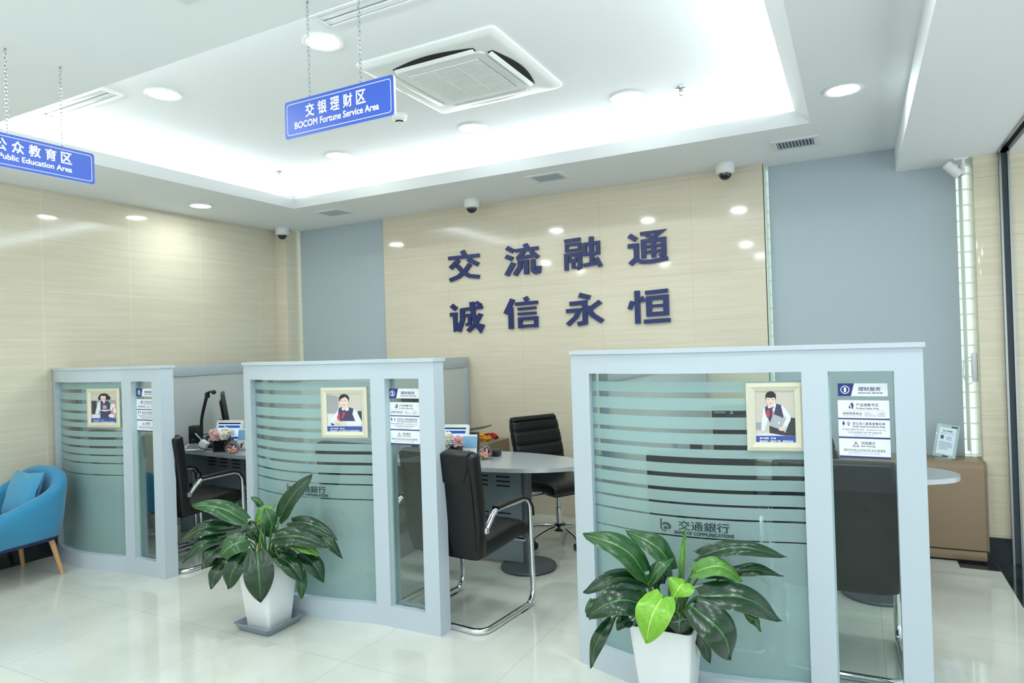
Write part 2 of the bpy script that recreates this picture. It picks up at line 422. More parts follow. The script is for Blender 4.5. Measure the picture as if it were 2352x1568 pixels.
# ------------------------------------------------------------------ the room
b = MB(); b.box(XL - 0.2, 0.785, -1.4, 6.0, -0.05, 0.0)  # stops short behind the camera so world light reaches the ceiling from below
structure(b.make('floor', 'floor'))
b = MB(); b.box(0.785, 2.2, -1.4, 6.0, -0.05, 0.0); b.box(0.56, 0.784, 5.30, 5.50, -0.002, 0.0012)  # also cut short at the right to let light up onto the ceiling
structure(b.make('floor_border', 'black_stone'))
b = MB(); b.box(XL - 0.2, XL, -4.2, 5.43, 0.0, 3.2)
structure(b.make('wall_left', 'wall_left'))
b = MB(); b.box(XL - 0.2, -5.625, 5.43, 5.80, 0.0, 3.2, bev=0.003)
structure(b.make('wall_corner', 'wall_left'))
b = MB(); b.box(-4.387, -0.627, YB, 5.80, 0.0, 3.2)
structure(b.make('wall_back', 'wall_back'))
b = MB(); b.box(0.735, 0.876, 5.50, 6.0, 0.0, 3.2, bev=0.003); b.box(0.935, 2.2, 5.50, 6.0, 0.0, 3.2)
structure(b.make('wall_right', 'wall_right'))
b = MB(); b.box(XL, XL + 0.012, -1.4, 3.055, 0.0, 0.17)
structure(b.make('baseboard_left', 'black_stone'))
b = MB(); b.box(0.725, 0.876, 5.488, 5.5, 0.0, 0.17)
structure(b.make('baseboard_right', 'black_stone'))
# daylit glass-block windows behind the blinds
for n, (x0, x1) in enumerate(((-5.625, -4.387), (-0.627, 0.735)), 1):
    b = MB(); b.box(x0, x1, 5.80, 5.86, 0.0, 3.2)
    structure(b.make('window_%d' % n, 'window'))
b = MB(); b.box(-0.622, -0.612, 5.60, 5.80, 0.0, 2.94); b.box(0.672, 0.690, 5.70, 5.72, 0.72, 2.76)
structure(b.make('trim_1', mat('pale_green_window_trim', (214, 228, 214), 0.3)))
# steel shutter channel beside the right-hand column
b = MB()
b.box(0.876, 0.888, 5.470, 5.53, 0, 2.765, 0); b.box(0.923, 0.935, 5.470, 5.53, 0, 2.765, 0); b.box(0.888, 0.923, 5.515, 5.55, 0, 2.765, 1)
structure(b.make('trim_2', ['steel', mat('shutter_channel_grey', (92, 100, 106), 0.5)]))
# soffit ring round the tray, with a slanted lip and a cove ledge behind it
b = MB()
for x0, x1, y0, y1 in ((XL - 0.2, RL, -4.2, 6.0), (RR, 5.0, -4.2, 6.0), (RL, RR, RB, 6.0), (RL, RR, -4.2, RF)):
    b.box(x0, x1, y0, y1, ZC, ZC + 0.04)
ins, lh = 0.085, 0.068
co = [(RL, RF), (RR, RF), (RR, RB), (RL, RB)]; ci = [(RL + ins, RF + ins * 0.6), (RR - ins, RF + ins * 0.6), (RR - ins, RB - ins), (RL + ins, RB - ins)]
vs = [(x, y, ZC) for x, y in co] + [(x, y, ZC + lh) for x, y in ci] + [(x + (0.02 if x < -2 else -0.02) * -1, y + (0.02 if y > 3 else -0.02), ZC + lh) for x, y in ci] + [(x, y, ZC + 0.04) for x, y in co]
fs = []
for k in range(4):
    j = (k + 1) % 4
    fs += [(k, j, 4 + j, 4 + k), (4 + k, 4 + j, 8 + j, 8 + k), (8 + k, 8 + j, 12 + j, 12 + k)]
b.add(vs, fs)
structure(b.make('ceiling', 'ceiling', angle=20))
# raised tray ceiling and cove walls
b = MB(); b.box(RL - 0.35, RR + 0.35, RF - 0.35, RB + 0.35, ZR, ZR + 0.05)
for x0, x1, y0, y1 in ((RL - 0.37, RL - 0.35, RF - 0.35, RB + 0.35), (RR + 0.35, RR + 0.37, RF - 0.35, RB + 0.35), (RL - 0.37, RR + 0.37, RB + 0.35, RB + 0.37), (RL - 0.37, RR + 0.37, RF - 0.37, RF - 0.35)):
    b.box(x0, x1, y0, y1, ZC + 0.03, ZR + 0.05)
structure(b.make('ceiling_tray', 'ceiling'))
b = MB(); b.box(0.287, 0.872, -4.2, 6.0, 2.765, ZC); b.box(0.935, 5.0, -4.2, 6.0, 2.765, ZC)
structure(b.make('ceiling_beam', 'ceiling'))
b = MB(); b.box(0.872, 0.935, -4.2, 5.5, 2.80, 2.84, 0); b.box(0.862, 0.874, -4.2, 5.48, 2.757, 2.80, 1)
structure(b.make('trim_3', ['slot', 'steel']))

# ------------------------------------------------------------------ roller blinds
def blind(x0, x1, y, z0, z1, label):
    t = thing('roller_blind', label, 'blind', ((x0 + x1) / 2, y, z0), 0, 'grey roller blinds')
    w = (x1 - x0) / 2
    b = MB(); b.box(-w, w, -0.004, 0.004, 0.03, z1 - z0); b.make('blind_fabric', 'blind', t)
    b = MB(); b.box(-w, w, -0.012, 0.012, 0.0, 0.03, bev=0.004); b.make('bottom_bar', 'frame_grey', t)
blind(-5.590, -4.392, 5.62, 0.25, ZC - 0.002, 'narrow grey roller blind between the left corner and the stone lettering wall')
blind(-0.598, 0.655, 5.70, 0.20, ZC - 0.002, 'wide grey roller blind right of the stone lettering wall above the brown cabinet')

# ------------------------------------------------------------------ raised lettering on the back wall
def stroke(b, pts, w, closed=False, dy=0.0):
    P = [V((x, z, 0)).to_2d() for x, z in pts]; n = len(P); h = w / 2
    L, R = [], []
    for i in range(n):
        if closed: d0, d1 = (P[i] - P[i - 1]).normalized(), (P[(i + 1) % n] - P[i]).normalized()
        else:
            d0 = (P[i] - P[i - 1]).normalized() if i else (P[1] - P[0]).normalized()
            d1 = (P[i + 1] - P[i]).normalized() if i < n - 1 else d0
        n0, n1 = V((-d0.y, d0.x)), V((-d1.y, d1.x)); m = (n0 + n1).normalized()
        k = h / max(0.5, m.dot(n0)); L.append(P[i] + m * k); R.append(P[i] - m * k)
    m = n if closed else n - 1
    for i in range(m):
        j = (i + 1) % n
        q = [R[i], R[j], L[j], L[i]]
        b.prism([(v.x, v.y) for v in q], -0.022 - dy - 0.00015 * i, 0.0)
GL = {
 'jiao': [([(46, 101), (54, 84)], 14), ([(1, 80), (99, 80)], 12), ([(34, 71), (7, 45)], 14), ([(63, 71), (95, 50)], 14), ([(70, 54), (52, 30), (32, 14), (4, 4)], 13), ([(29, 52), (46, 30), (66, 14), (97, 8)], 13)],
 'liu': [([(8, 95), (27, 81)], 14), ([(5, 67), (24, 56)], 14), ([(6, 4), (27, 44)], 14), ([(60, 101), (66, 88)], 13), ([(32, 82), (97, 84)], 11), ([(57, 77), (40, 58)], 11), ([(36, 57), (92, 61)], 11), ([(76, 75), (96, 54)], 12), ([(46, 49), (45, 28), (30, 3)], 13), ([(63, 49), (63, 3)], 13), ([(82, 49), (82, 13), (88, 7), (96, 9), (98, 26)], 12)],
 'rong': [([(2, 94), (46, 96)], 11), ([(8, 81), (43, 82), (43, 64), (8, 63)], 9), ([(6, 2), (6, 49), (43, 51), (43, 10), (34, 5)], 11), ([(15, 41), (22, 31)], 7), ([(35, 42), (28, 31)], 7), ([(14, 29), (36, 30)], 7), ([(25, 30), (25, 6)], 9), ([(57, 78), (92, 80), (92, 48), (57, 47)], 10), ([(75, 100), (75, 16)], 11), ([(53, 13), (96, 20)], 11), ([(87, 34), (98, 6)], 11)],
 'tong': [([(4, 92), (22, 77)], 14), ([(0, 60), (21, 60), (21, 22), (5, 5)], 13), ([(17, 21), (34, 10), (60, 9), (98, 15)], 12), ([(32, 93), (86, 96), (64, 80)], 11), ([(46, 87), (66, 77)], 10), ([(39, 20), (39, 70), (89, 72), (89, 28), (78, 22)], 12), ([(39, 53), (89, 55)], 9), ([(39, 37), (89, 39)], 9), ([(64, 70), (64, 20)], 11)],
 'cheng': [([(6, 94), (20, 79)], 14), ([(1, 62), (16, 62), (16, 14), (29, 28)], 13), ([(34, 76), (98, 82)], 11), ([(38, 79), (38, 42), (26, 3)], 13), ([(44, 56), (61, 57), (59, 27), (48, 25)], 10), ([(67, 101), (71, 58), (80, 24), (90, 7), (97, 24)], 13), ([(93, 60), (76, 26), (54, 3)], 12), ([(80, 99), (93, 88)], 11)],
 'xin': [([(25, 99), (3, 52)], 14), ([(18, 72), (18, 2)], 14), ([(61, 103), (67, 91)], 13), ([(32, 82), (97, 84)], 11), ([(39, 65), (92, 67)], 9), ([(39, 49), (92, 50)], 9), ([(45, 3), (45, 33), (91, 34), (91, 4)], 11), ([(45, 9), (91, 10)], 10)],
 'yong': [([(38, 98), (66, 88)], 15), ([(12, 72), (52, 74), (52, 12), (32, 8)], 13), ([(2, 50), (36, 51), (28, 30), (5, 7)], 12), ([(93, 74), (58, 47)], 13), ([(57, 60), (72, 34), (97, 13)], 14)],
 'heng': [([(10, 69), (3, 45)], 11), ([(22, 99), (22, 1)], 13), ([(31, 80), (38, 66)], 11), ([(42, 91), (96, 94)], 12), ([(50, 74), (91, 76), (91, 28), (50, 27)], 13), ([(50, 51), (91, 52)], 9), ([(37, 6), (100, 8)], 12)],
}
CLOSED = {'rong': (1, 7), 'heng': (4,)}
rows = (('jiao', -3.578, -3.217, 2.222, 'top row, first from the left'), ('liu', -2.949, -2.579, 2.222, 'top row, second from the left'),
        ('rong', -2.335, -1.981, 2.226, 'top row, third from the left'), ('tong', -1.737, -1.385, 2.222, 'top row, far right'),
        ('cheng', -3.577, -3.195, 1.716, 'bottom row, first from the left'), ('xin', -2.961, -2.602, 1.722, 'bottom row, second from the left'),
        ('yong', -2.338, -1.978, 1.722, 'bottom row, third from the left'), ('heng', -1.748, -1.388, 1.722, 'bottom row, far right'))
for g, x0, x1, z0, where in rows:
    b = MB(); b.T = Matrix.Translation((x0, YB, z0)) @ Matrix.Diagonal(((x1 - x0) / 100, 1, 0.288 / 100, 1))
    for k, (pts, w) in enumerate(GL[g]): stroke(b, pts, w, k in CLOSED.get(g, ()), 0.0006 * k)
    tag(b.make('raised_character', 'navy', angle=0), 'raised navy Chinese character on the stone wall, ' + where, 'lettering', 'raised characters on the stone wall')

# ------------------------------------------------------------------ ceiling fittings
def downlight(x, y, z, label):
    t = thing('ceiling_downlight', label, 'ceiling light', (x, y, z), 0, 'round recessed downlights')
    b = MB(); b.lathe([(0.082, 0.0), (0.104, 0.0), (0.106, -0.004), (0.100, -0.008), (0.084, -0.006), (0.082, 0.0)], 32, cap=False); b.make('trim_ring', 'plastic', t)
    b = MB(); b.lathe([(0.001, -0.004), (0.083, -0.004), (0.083, 0.0), (0.001, 0.0)], 32); b.make('diffuser', 'lamp', t)
downlight(-2.39, 2.60, ZR, 'round lit downlight behind the hanging sign chains, upper left of the air conditioner')
downlight(-3.69, 2.62, ZR, 'round lit downlight in the tray ceiling, far left beside the slot diffuser')
downlight(-3.70, 4.17, ZR, 'round lit downlight in the tray ceiling, lower left of the hanging blue fortune sign')
downlight(-2.43, 4.17, ZR, 'round lit downlight in the tray ceiling just below the air conditioner')
downlight(-1.285, 4.19, ZR, 'round lit downlight in the tray ceiling right of the air conditioner')
downlight(-5.32, 4.12, ZC, 'round lit downlight in the lower soffit above the left stone wall')
downlight(-0.03, 4.17, ZC, 'round lit downlight in the lower soffit near the white beam, at right')

t = thing('cassette_air_conditioner', 'square white four-way cassette air conditioner in the tray ceiling', 'air conditioner', (-1.995, 3.335, ZR))
b = MB()
hw = 0.445
# panel: outer border with four curved outlets, raised centre
b.prism(rounded(-hw, hw, -hw, hw, 0.03), -0.012, 0.0, 'xy')
vs = []; fs = []
ring = [(hw, -0.012), (hw - 0.02, -0.026), (0.40, -0.030), (0.275, -0.034)]
for r, z in ring:
    for p in rounded(-r, r, -r, r, 0.03): vs.append((p[0], p[1], z))
n = 24
for i in range(3):
    for k in range(n): fs.append((i * n + k, i * n + (k + 1) % n, (i + 1) * n + (k + 1) % n, (i + 1) * n + k))
b.add(vs, fs, 0, True); b.make('panel', 'plastic', t, angle=50)
b = MB(); b.prism(rounded(-0.285, 0.285, -0.285, 0.285, 0.03), -0.040, -0.028, 'xy'); gf = b.make('grille_frame', 'plastic', t)
b = MB(); b.prism(rounded(-0.232, 0.232, -0.232, 0.232, 0.01), -0.0405, -0.038, 'xy', 1)
for k in range(27):
    y = -0.225 + 0.45 * k / 26
    b.box(-0.228, 0.228, y - 0.0052, y + 0.0052, -0.047, -0.040, 0)
for x in (-0.076, 0.076): b.box(x - 0.006, x + 0.006, -0.228, 0.228, -0.046, -0.040, 0)
b.make('intake_grille', ['plastic', mat('grille_shade', (150, 160, 164), 0.7)], gf)
for q in range(4):
    R = Matrix.Rotation(q * PI / 2, 4, 'Z')
    b = MB(); b.T = R
    pts = [(-0.26, 0.305)] + [(-0.26 + 0.52 * k / 12, 0.335 + 0.045 * math.sin(PI * k / 12)) for k in range(13)] + [(0.26, 0.305)]
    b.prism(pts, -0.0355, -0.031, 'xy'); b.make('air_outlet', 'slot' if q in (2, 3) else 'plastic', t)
    b = MB(); b.T = R @ Matrix.Translation((0, 0.322, -0.038)) @ Matrix.Rotation(math.radians(35 if q in (2, 3) else 5), 4, 'X')
    b.box(-0.255, 0.255, -0.018, 0.018, -0.003, 0.003, bev=0.002); b.make('louver', 'plastic', t)

def slot_diffuser(x0, x1, y0, y1, label):
    t = thing('slot_diffuser', label, 'air vent', ((x0 + x1) / 2, (y0 + y1) / 2, ZR), 0, 'long slot air diffusers')
    w, d = (x1 - x0) / 2, (y1 - y0) / 2
    b = MB()
    for a0, a1, c0, c1 in ((-w, w, -d, -d + 0.02), (-w, w, d - 0.02, d), (-w, -w + 0.02, -d + 0.0201, d - 0.0201), (w - 0.02, w, -d + 0.0201, d - 0.0201)): b.box(a0, a1, c0, c1, -0.014, 0)
    b.make('frame', 'plastic', t)
    b = MB(); b.box(-w + 0.02, w - 0.02, -d + 0.02, d - 0.02, -0.003, 0); b.make('back_plate', 'frame_grey', t)
    for k in range(2):
        y = -d + 0.02 + (2 * d - 0.04) * (k + 0.5) / 2
        b = MB(); b.box(-w + 0.02, w - 0.02, y - 0.017, y + 0.017, -0.010, -0.004, bev=0.002); b.make('blade', 'plastic', t)
slot_diffuser(-4.62, -3.885, 2.355, 2.50, 'long white slot diffuser in the tray ceiling above the public education sign')
slot_diffuser(-2.25, -1.40, 2.355, 2.50, 'long white slot diffuser at the top edge above the fortune service sign')

def vent(x, y, label, rz=0.0):
    t = thing('ceiling_vent', label, 'air vent', (x, y, ZC), rz, 'small soffit vents')
    b = MB()
    for a0, a1, c0, c1 in ((-0.155, 0.155, -0.125, -0.09), (-0.155, 0.155, 0.09, 0.125), (-0.155, -0.12, -0.0899, 0.0899), (0.12, 0.155, -0.0899, 0.0899)): b.box(a0, a1, c0, c1, -0.008, 0)
    b.make('frame', 'plastic', t)
    b = MB(); b.box(-0.12, 0.12, -0.09, 0.09, -0.002, 0); b.make('back_plate', mat('vent_shadow', (96, 106, 114), 0.7), t)
    for k in range(11):
        xx = -0.11 + 0.22 * k / 10
        b = MB(); b.T = Matrix.Translation((xx, 0, -0.006)) @ Matrix.Rotation(0.5, 4, 'Y'); b.box(-0.0015, 0.0015, -0.09, 0.09, -0.006, 0.005); b.make('slat', 'frame', t)
vent(-4.555, 5.045, 'small grey slatted vent in the soffit near the left dome camera')
vent(-2.210, 5.0, 'small slatted vent in the soffit between the middle and right dome cameras')
vent(-0.350, 5.13, 'small slatted vent in the soffit above the wide grey blind')
vent(-2.128, 1.608, 'white vent corner in the near soffit cut by the top edge')

def dome_camera(x, y, label):
    t = thing('dome_camera', label, 'security camera', (x, y, ZC), 0, 'white dome cameras under the soffit')
    b = MB(); b.lathe([(0.072, 0), (0.074, -0.012), (0.073, -0.062), (0.062, -0.075), (0.03, -0.078)], 28); b.make('housing', 'plastic', t)
    b = MB(); b.lathe([(0.050, -0.07)] + [(0.050 * math.cos(a), -0.076 - 0.050 * math.sin(a)) for a in [k * PI / 2 / 8 for k in range(8)]] + [(0.0015, -0.126)], 28)
    b.make('dome', mat('smoked_dome', (22, 26, 32), 0.06, spec=0.8), t)
    b = MB(); b.lathe([(0.052, -0.073), (0.056, -0.078), (0.051, -0.083), (0.052, -0.073)], 28, cap=False); b.make('ring', 'chrome', t)
dome_camera(-5.60, 5.36, 'white dome security camera in the left corner above the narrow blind')
dome_camera(-3.165, 5.36, 'white dome security camera above the left half of the lettering wall')
dome_camera(-0.885, 5.43, 'white dome security camera above the right edge of the lettering wall')

def sprinkler(x, y, label):
    t = thing('fire_sprinkler', label, 'sprinkler', (x, y, ZR), 0, 'chrome fire sprinklers')
    b = MB(); b.lathe([(0.036, 0), (0.034, -0.006), (0.014, -0.010), (0.012, -0.012)], 20); b.make('escutcheon', 'chrome', t)
    b = MB(); b.lathe([(0.010, -0.010), (0.010, -0.024), (0.006, -0.026)], 12)
    b.tube([(-0.010, 0, -0.022), (-0.013, 0, -0.036), (0, 0, -0.050)], 0.0025, 6); b.tube([(0.010, 0, -0.022), (0.013, 0, -0.036), (0, 0, -0.050)], 0.0025, 6)
    b.lathe([(0.004, -0.048), (0.014, -0.052), (0.014, -0.054), (0.003, -0.055)], 12); b.make('head', 'steel', t)
sprinkler(-0.94, 4.22, 'chrome fire sprinkler at right of the tray ceiling')
sprinkler(-4.46, 4.25, 'chrome fire sprinkler at the far left corner of the tray ceiling')

t = thing('smoke_detector', 'round white smoke detector behind the lower right corner of the fortune sign', 'smoke detector', (-2.715, 3.67, ZR))
b = MB(); b.lathe([(0.055, 0), (0.055, -0.012), (0.050, -0.018), (0.050, -0.030), (0.034, -0.044)], 28); b.make('body', 'plastic', t)
b = MB(); b.lathe([(0.026, -0.040), (0.026, -0.052), (0.020, -0.056)], 20); b.make('sensor_ring', 'black_plastic', t)
b = MB(); b.lathe([(0.024, -0.053), (0.020, -0.060), (0.005, -0.062)], 20); b.make('sensor_cap', 'plastic', t)

t = thing('bullet_camera', 'small white tilted bullet camera on a bracket at the right column top', 'security camera', (0.66, 5.50, 2.765))
b = MB(); b.box(-0.04, 0.045, -0.02, 0.02, -0.012, 0, bev=0.003); b.box(0.010, 0.030, -0.014, 0.014, -0.12, -0.01, bev=0.003); b.tube([(0.018, -0.01, -0.095), (-0.035, -0.05, -0.088)], 0.012, 10)
b.make('bracket', 'plastic', t)
BT = Matrix.Translation((-0.045, -0.055, -0.088)) @ Matrix.Rotation(math.radians(138), 4, 'Y')
b = MB(); b.T = BT; b.lathe([(0.024, -0.062), (0.031, -0.056), (0.031, 0.050), (0.027, 0.058), (0.012, 0.060)], 24); b.make('camera_body', 'plastic', t)
b = MB(); b.T = BT; b.lathe([(0.016, 0.0595), (0.016, 0.062), (0.004, 0.063)], 16); b.make('lens', 'black_plastic', t)

# ------------------------------------------------------------------ hanging signs
def chain_mb(x, y, z0, z1):
    b = MB(); n = int((z1 - z0) / 0.017); st = (z1 - z0) / n
    for k in range(n):
        zc = z0 + st * (k + 0.5); pts = []
        for q in range(8):
            a = 2 * PI * q / 8; u, w = 0.0052 * math.cos(a), 0.0105 * math.sin(a)
            pts.append((x + (u if k % 2 else 0), y + (0 if k % 2 else u), zc + w))
        b.tube(pts, 0.0014, 4, closed=True)
    b.tube([(x, y, z1 - 0.002), (x, y, z1 + 0.008)], 0.004, 6)
    return b
def hanging_sign(loc, rz, w, h, drop, cn, en, cbox, ebox, label, ch):
    t = thing('hanging_sign', label, 'sign', loc, rz, 'blue hanging area signs')
    b = MB(); b.prism(rounded(-w / 2, w / 2, 0, h, 0.012), -0.006, 0.006, 'xz', 0, 1); b.make('board', ['blue_sign', 'white'], t)
    b = MB()
    o, i = rounded(-w / 2 + 0.012, w / 2 - 0.012, 0.012, h - 0.012, 0.012), rounded(-w / 2 + 0.0145, w / 2 - 0.0145, 0.0145, h - 0.0145, 0.0105)
    n = len(o)
    for y in (-0.0066, 0.0066):
        b.add([(p[0], y, p[1]) for p in o] + [(p[0], y, p[1]) for p in i], [(k, (k + 1) % n, n + (k + 1) % n, n + k) for k in range(n)])
    b.make('border_line', 'white_ink', t, angle=0)
    b = MB()
    x0, x1, z0, z1 = cbox; m = len(cn); pitch = (x1 - x0) / m; s = pitch * 0.72
    for k, c in enumerate(cn): b.text(c, x0 + pitch * (k + 0.5) - s / 2, x0 + pitch * (k + 0.5) + s / 2, z0, z1, -0.0068, 0, 0.022)
    b.text(en, ebox[0], ebox[1], ebox[2], ebox[3], -0.0068, 0, 0.035)
    b.make('lettering', 'white_ink', t, angle=0)
    for x in ch:
        chain_mb(x, 0, h - 0.012, h + drop).make('chain', 'steel', t)
hanging_sign((-1.733, 1.955, 2.418), 0, 0.540, 0.148, ZC - 2.418 - 0.148 - 0.008, '交银理财区', 'BOCOM Fortune Service Area', (-0.168, 0.150, 0.070, 0.122), (-0.218, 0.202, 0.033, 0.060),
             'blue hanging sign for the fortune service area in front of the air conditioner', (-0.140, 0.115))
hanging_sign((-3.282, 1.678, 2.416), PI / 2, 0.540, 0.150, ZC - 2.416 - 0.150 - 0.008, '公众教育区', 'Public Education Area', (-0.165, 0.175, 0.072, 0.126), (-0.140, 0.165, 0.035, 0.061),
             'blue hanging sign for the public education area, cut by the left edge', (-0.100, 0.127))

# ------------------------------------------------------------------ curved partition screens
PY = 3.01
CURVE = [(0.0, 0.052), (0.10, 0.012), (0.20, -0.024), (0.32, -0.058), (0.44, -0.078), (0.56, -0.083), (0.68, -0.076), (0.80, -0.058), (0.90, -0.036), (1.0, -0.010), (1.06, 0.0), (1.2, 0.004), (1.49, 0.004)]
def curve_y(s):
    P = CURVE
    for i in range(len(P) - 1):
        if s <= P[i + 1][0] or i == len(P) - 2:
            a = P[max(i - 1, 0)]; b = P[i]; c = P[i + 1]; d = P[min(i + 2, len(P) - 1)]
            t = min(1.0, max(0.0, (s - b[0]) / (c[0] - b[0]))); h = c[0] - b[0]
            m0 = (c[1] - a[1]) / (c[0] - a[0]) * h; m1 = (d[1] - b[1]) / (d[0] - b[0]) * h
            return (2 * t ** 3 - 3 * t * t + 1) * b[1] + (t ** 3 - 2 * t * t + t) * m0 + (-2 * t ** 3 + 3 * t * t) * c[1] + (t ** 3 - t * t) * m1
def curved(b, s0, s1, z0, z1, y0, y1, width, mi=0, mf=None, n=None):
    """A band of the partition that follows its plan curve; y0, y1 are offsets behind the front face."""
    n = n or max(1, int((s1 - s0) / 0.035)); k = 1.49 / width; vs = []
    for i in range(n + 1):
        s = s0 + (s1 - s0) * i / n; y = curve_y(s * k)
        vs += [(s, y + y0, z0), (s, y + y0, z1), (s, y + y1, z0), (s, y + y1, z1)]
    fr, rs = [], [(0, 1, 3, 2), (4 * n, 4 * n + 2, 4 * n + 3, 4 * n + 1)]
    for i in range(n):
        a, c = 4 * i, 4 * i + 4
        fr.append((a, c, c + 1, a + 1)); rs += [(a + 2, a + 3, c + 3, c + 2), (a + 1, c + 1, c + 3, a + 3), (a, a + 2, c + 2, c)]
    bv, _ = b.add(vs, rs, mi); 
    for f in fr:
        bf = b.bm.faces.new([bv[i] for i in f]); bf.material_index = mi if mf is None else mf
    return b
def polys(b, shapes, W, H, zx, zy, zw, zh, x0, z0, y):
    """Flat printed shapes; coordinates in the picture's own pixels mapped on the print."""
    for k, (mi, pts) in enumerate(shapes):
        b.flat([(x0 + (px - zx) / zw * W, z0 + H - (py - zy) / zh * H) for px, py in pts], y - 0.00012 * (k + 1), mi)
def ell(cx, cy, rx, ry, n=20, a0=0, a1=360):
    return [(cx + rx * math.cos(math.radians(a0 + (a1 - a0) * k / n)), cy + ry * math.sin(math.radians(a0 + (a1 - a0) * k / n))) for k in range(n + (0 if a1 - a0 == 360 else 1))]
PM = ['p_wall', 'p_dark', 'p_light', 'p_shirt', 'skin', 'p_vest', 'p_silver', 'p_red', 'p_hair', 'p_blue', 'p_grey', 'white_ink', 'petal_pink']
WALL, DARK, LIGHT, SHIRT, SKIN, VEST, SILV, RED, HAIR, CAPB, GREY, WINK, PINK = range(13)
PHOTO = {
 1: ((190, 210, 640, 785), [(WALL, [(190, 210), (830, 210), (830, 995), (190, 995)]), (GREY, [(190, 690), (290, 690), (330, 800), (190, 800)]), (DARK, [(755, 618), (825, 625), (828, 893), (640, 893), (700, 760)]),
   (LIGHT, [(190, 897), (205, 860), (380, 845), (640, 888), (828, 893), (828, 900), (190, 900)]), (DARK, [(415, 740), (560, 790), (650, 830), (690, 892), (415, 850)]),
   (SHIRT, [(365, 455), (330, 480), (300, 640), (285, 800), (330, 835), (362, 740), (410, 620)]), (SKIN, [(210, 830), (285, 820), (305, 845), (215, 858)]),
   (VEST, [(355, 465), (400, 430), (520, 408), (605, 425), (632, 560), (642, 612), (600, 650), (480, 600), (425, 690), (400, 630), (362, 560)]),
   (SHIRT, [(400, 430), (520, 395), (532, 430), (490, 562), (452, 470), (405, 478)]), (SHIRT, [(605, 425), (650, 450), (758, 600), (748, 660), (690, 762), (625, 735), (684, 630), (634, 560)]),
   (SILV, [(480, 560), (668, 636), (580, 792), (414, 736)]), (WINK, ell(565, 695, 13, 17, 10)), (SKIN, [(570, 770), (640, 738), (658, 790), (600, 822), (558, 800)]), (WINK, ell(650, 765, 13, 13, 8)),
   (RED, [(376, 520), (424, 488), (432, 560), (404, 632), (372, 600)]), (VEST, [(420, 480), (505, 450), (470, 490), (455, 575), (425, 560)]), (RED, [(470, 495), (488, 540), (470, 585), (455, 560)]),
   (SKIN, [(408, 400), (500, 395), (490, 440), (440, 458), (415, 445)]), (SKIN, ell(449, 350, 70, 82)),
   (HAIR, [(372, 345), (370, 280), (395, 238), (440, 220), (490, 226), (528, 262), (534, 320), (522, 350), (515, 312), (450, 322), (385, 312), (380, 340)]),
   (HAIR, ell(415, 345, 13, 4, 8)), (HAIR, ell(482, 345, 13, 4, 8)), (RED, ell(444, 402, 18, 6, 8)), (CAPB, [(190, 893), (830, 893), (830, 995), (190, 995)])]),
 2: ((215, 280, 620, 845), [(WALL, [(215, 280), (835, 280), (835, 1125), (215, 1125)]), (GREY, [(218, 305), (420, 350), (420, 720), (218, 722)]), (LIGHT, [(235, 740), (360, 750), (380, 1003), (235, 1003)]), (DARK, [(285, 930), (345, 960), (350, 1005), (285, 1005)]),
   (DARK, [(755, 675), (830, 675), (830, 905), (760, 760)]), (LIGHT, [(235, 985), (832, 980), (832, 1005), (235, 1005)]),
   (SHIRT, [(430, 610), (690, 622), (750, 700), (832, 940), (800, 985), (560, 985), (545, 930), (400, 870), (340, 940), (280, 905), (295, 830), (395, 690)]),
   (VEST, [(430, 612), (480, 588), (600, 588), (688, 622), (665, 740), (712, 892), (442, 892), (412, 740)]), (SHIRT, [(475, 612), (600, 575), (606, 652), (520, 692), (488, 652)]),
   (RED, [(395, 800), (440, 690), (452, 740), (440, 872), (405, 870)]), (VEST, [(445, 680), (560, 640), (490, 800), (445, 860)]), (RED, [(508, 690), (545, 722), (500, 832), (474, 830)]),
   (SKIN, [(490, 560), (590, 545), (575, 610), (525, 640), (495, 615)]), (SKIN, ell(526, 465, 74, 112)),
   (HAIR, [(437, 450), (438, 380), (470, 322), (530, 300), (592, 328), (620, 400), (606, 470), (590, 410), (545, 365), (470, 410), (452, 460)]),
   (HAIR, ell(488, 452, 14, 5, 8)), (HAIR, ell(550, 446, 14, 5, 8)), (RED, ell(522, 540, 22, 8, 8)),
   (SKIN, [(340, 880), (430, 890), (560, 930), (560, 985), (480, 985), (430, 940), (345, 925)]), (CAPB, [(215, 1005), (835, 1005), (835, 1125), (215, 1125)])]),
 3: ((580, 302, 113, 181), [(GREY, [(580, 302), (693, 302), (693, 483), (580, 483)]), (WALL, [(580, 302), (693, 302), (693, 345), (580, 345)]), (DARK, [(583, 350), (605, 350), (605, 430), (583, 430)]),
   (LIGHT, [(583, 432), (635, 432), (635, 456), (583, 456)]), (VEST, [(620, 455), (622, 400), (665, 395), (672, 455)]), (SHIRT, [(612, 360), (622, 352), (656, 350), (672, 370), (676, 405), (640, 415), (618, 405), (612, 432), (598, 428), (604, 395)]),
   (VEST, [(623, 352), (655, 349), (668, 366), (664, 404), (622, 404)]), (SHIRT, [(630, 347), (646, 345), (640, 368)]), (RED, [(634, 360), (640, 360), (640, 378), (633, 378)]), (SILV, [(632, 380), (648, 376), (652, 396), (634, 400)]),
   (HAIR, ell(639, 325, 23, 21)), (HAIR, ell(620, 333, 8, 12, 10)), (HAIR, ell(660, 333, 9, 12, 10)), (SKIN, ell(636, 330, 12, 18)), (HAIR, ell(638, 313, 15, 7, 10)), (RED, ell(636, 339, 4, 1.5, 8)), (SKIN, ell(642, 410, 7, 4, 8)),
   (PINK, ell(680, 380, 10, 14, 12)), (PINK, ell(672, 440, 14, 12, 12)), (PINK, ell(686, 410, 7, 18, 12)), (CAPB, [(580, 455), (693, 455), (693, 483), (580, 483)])]),
}
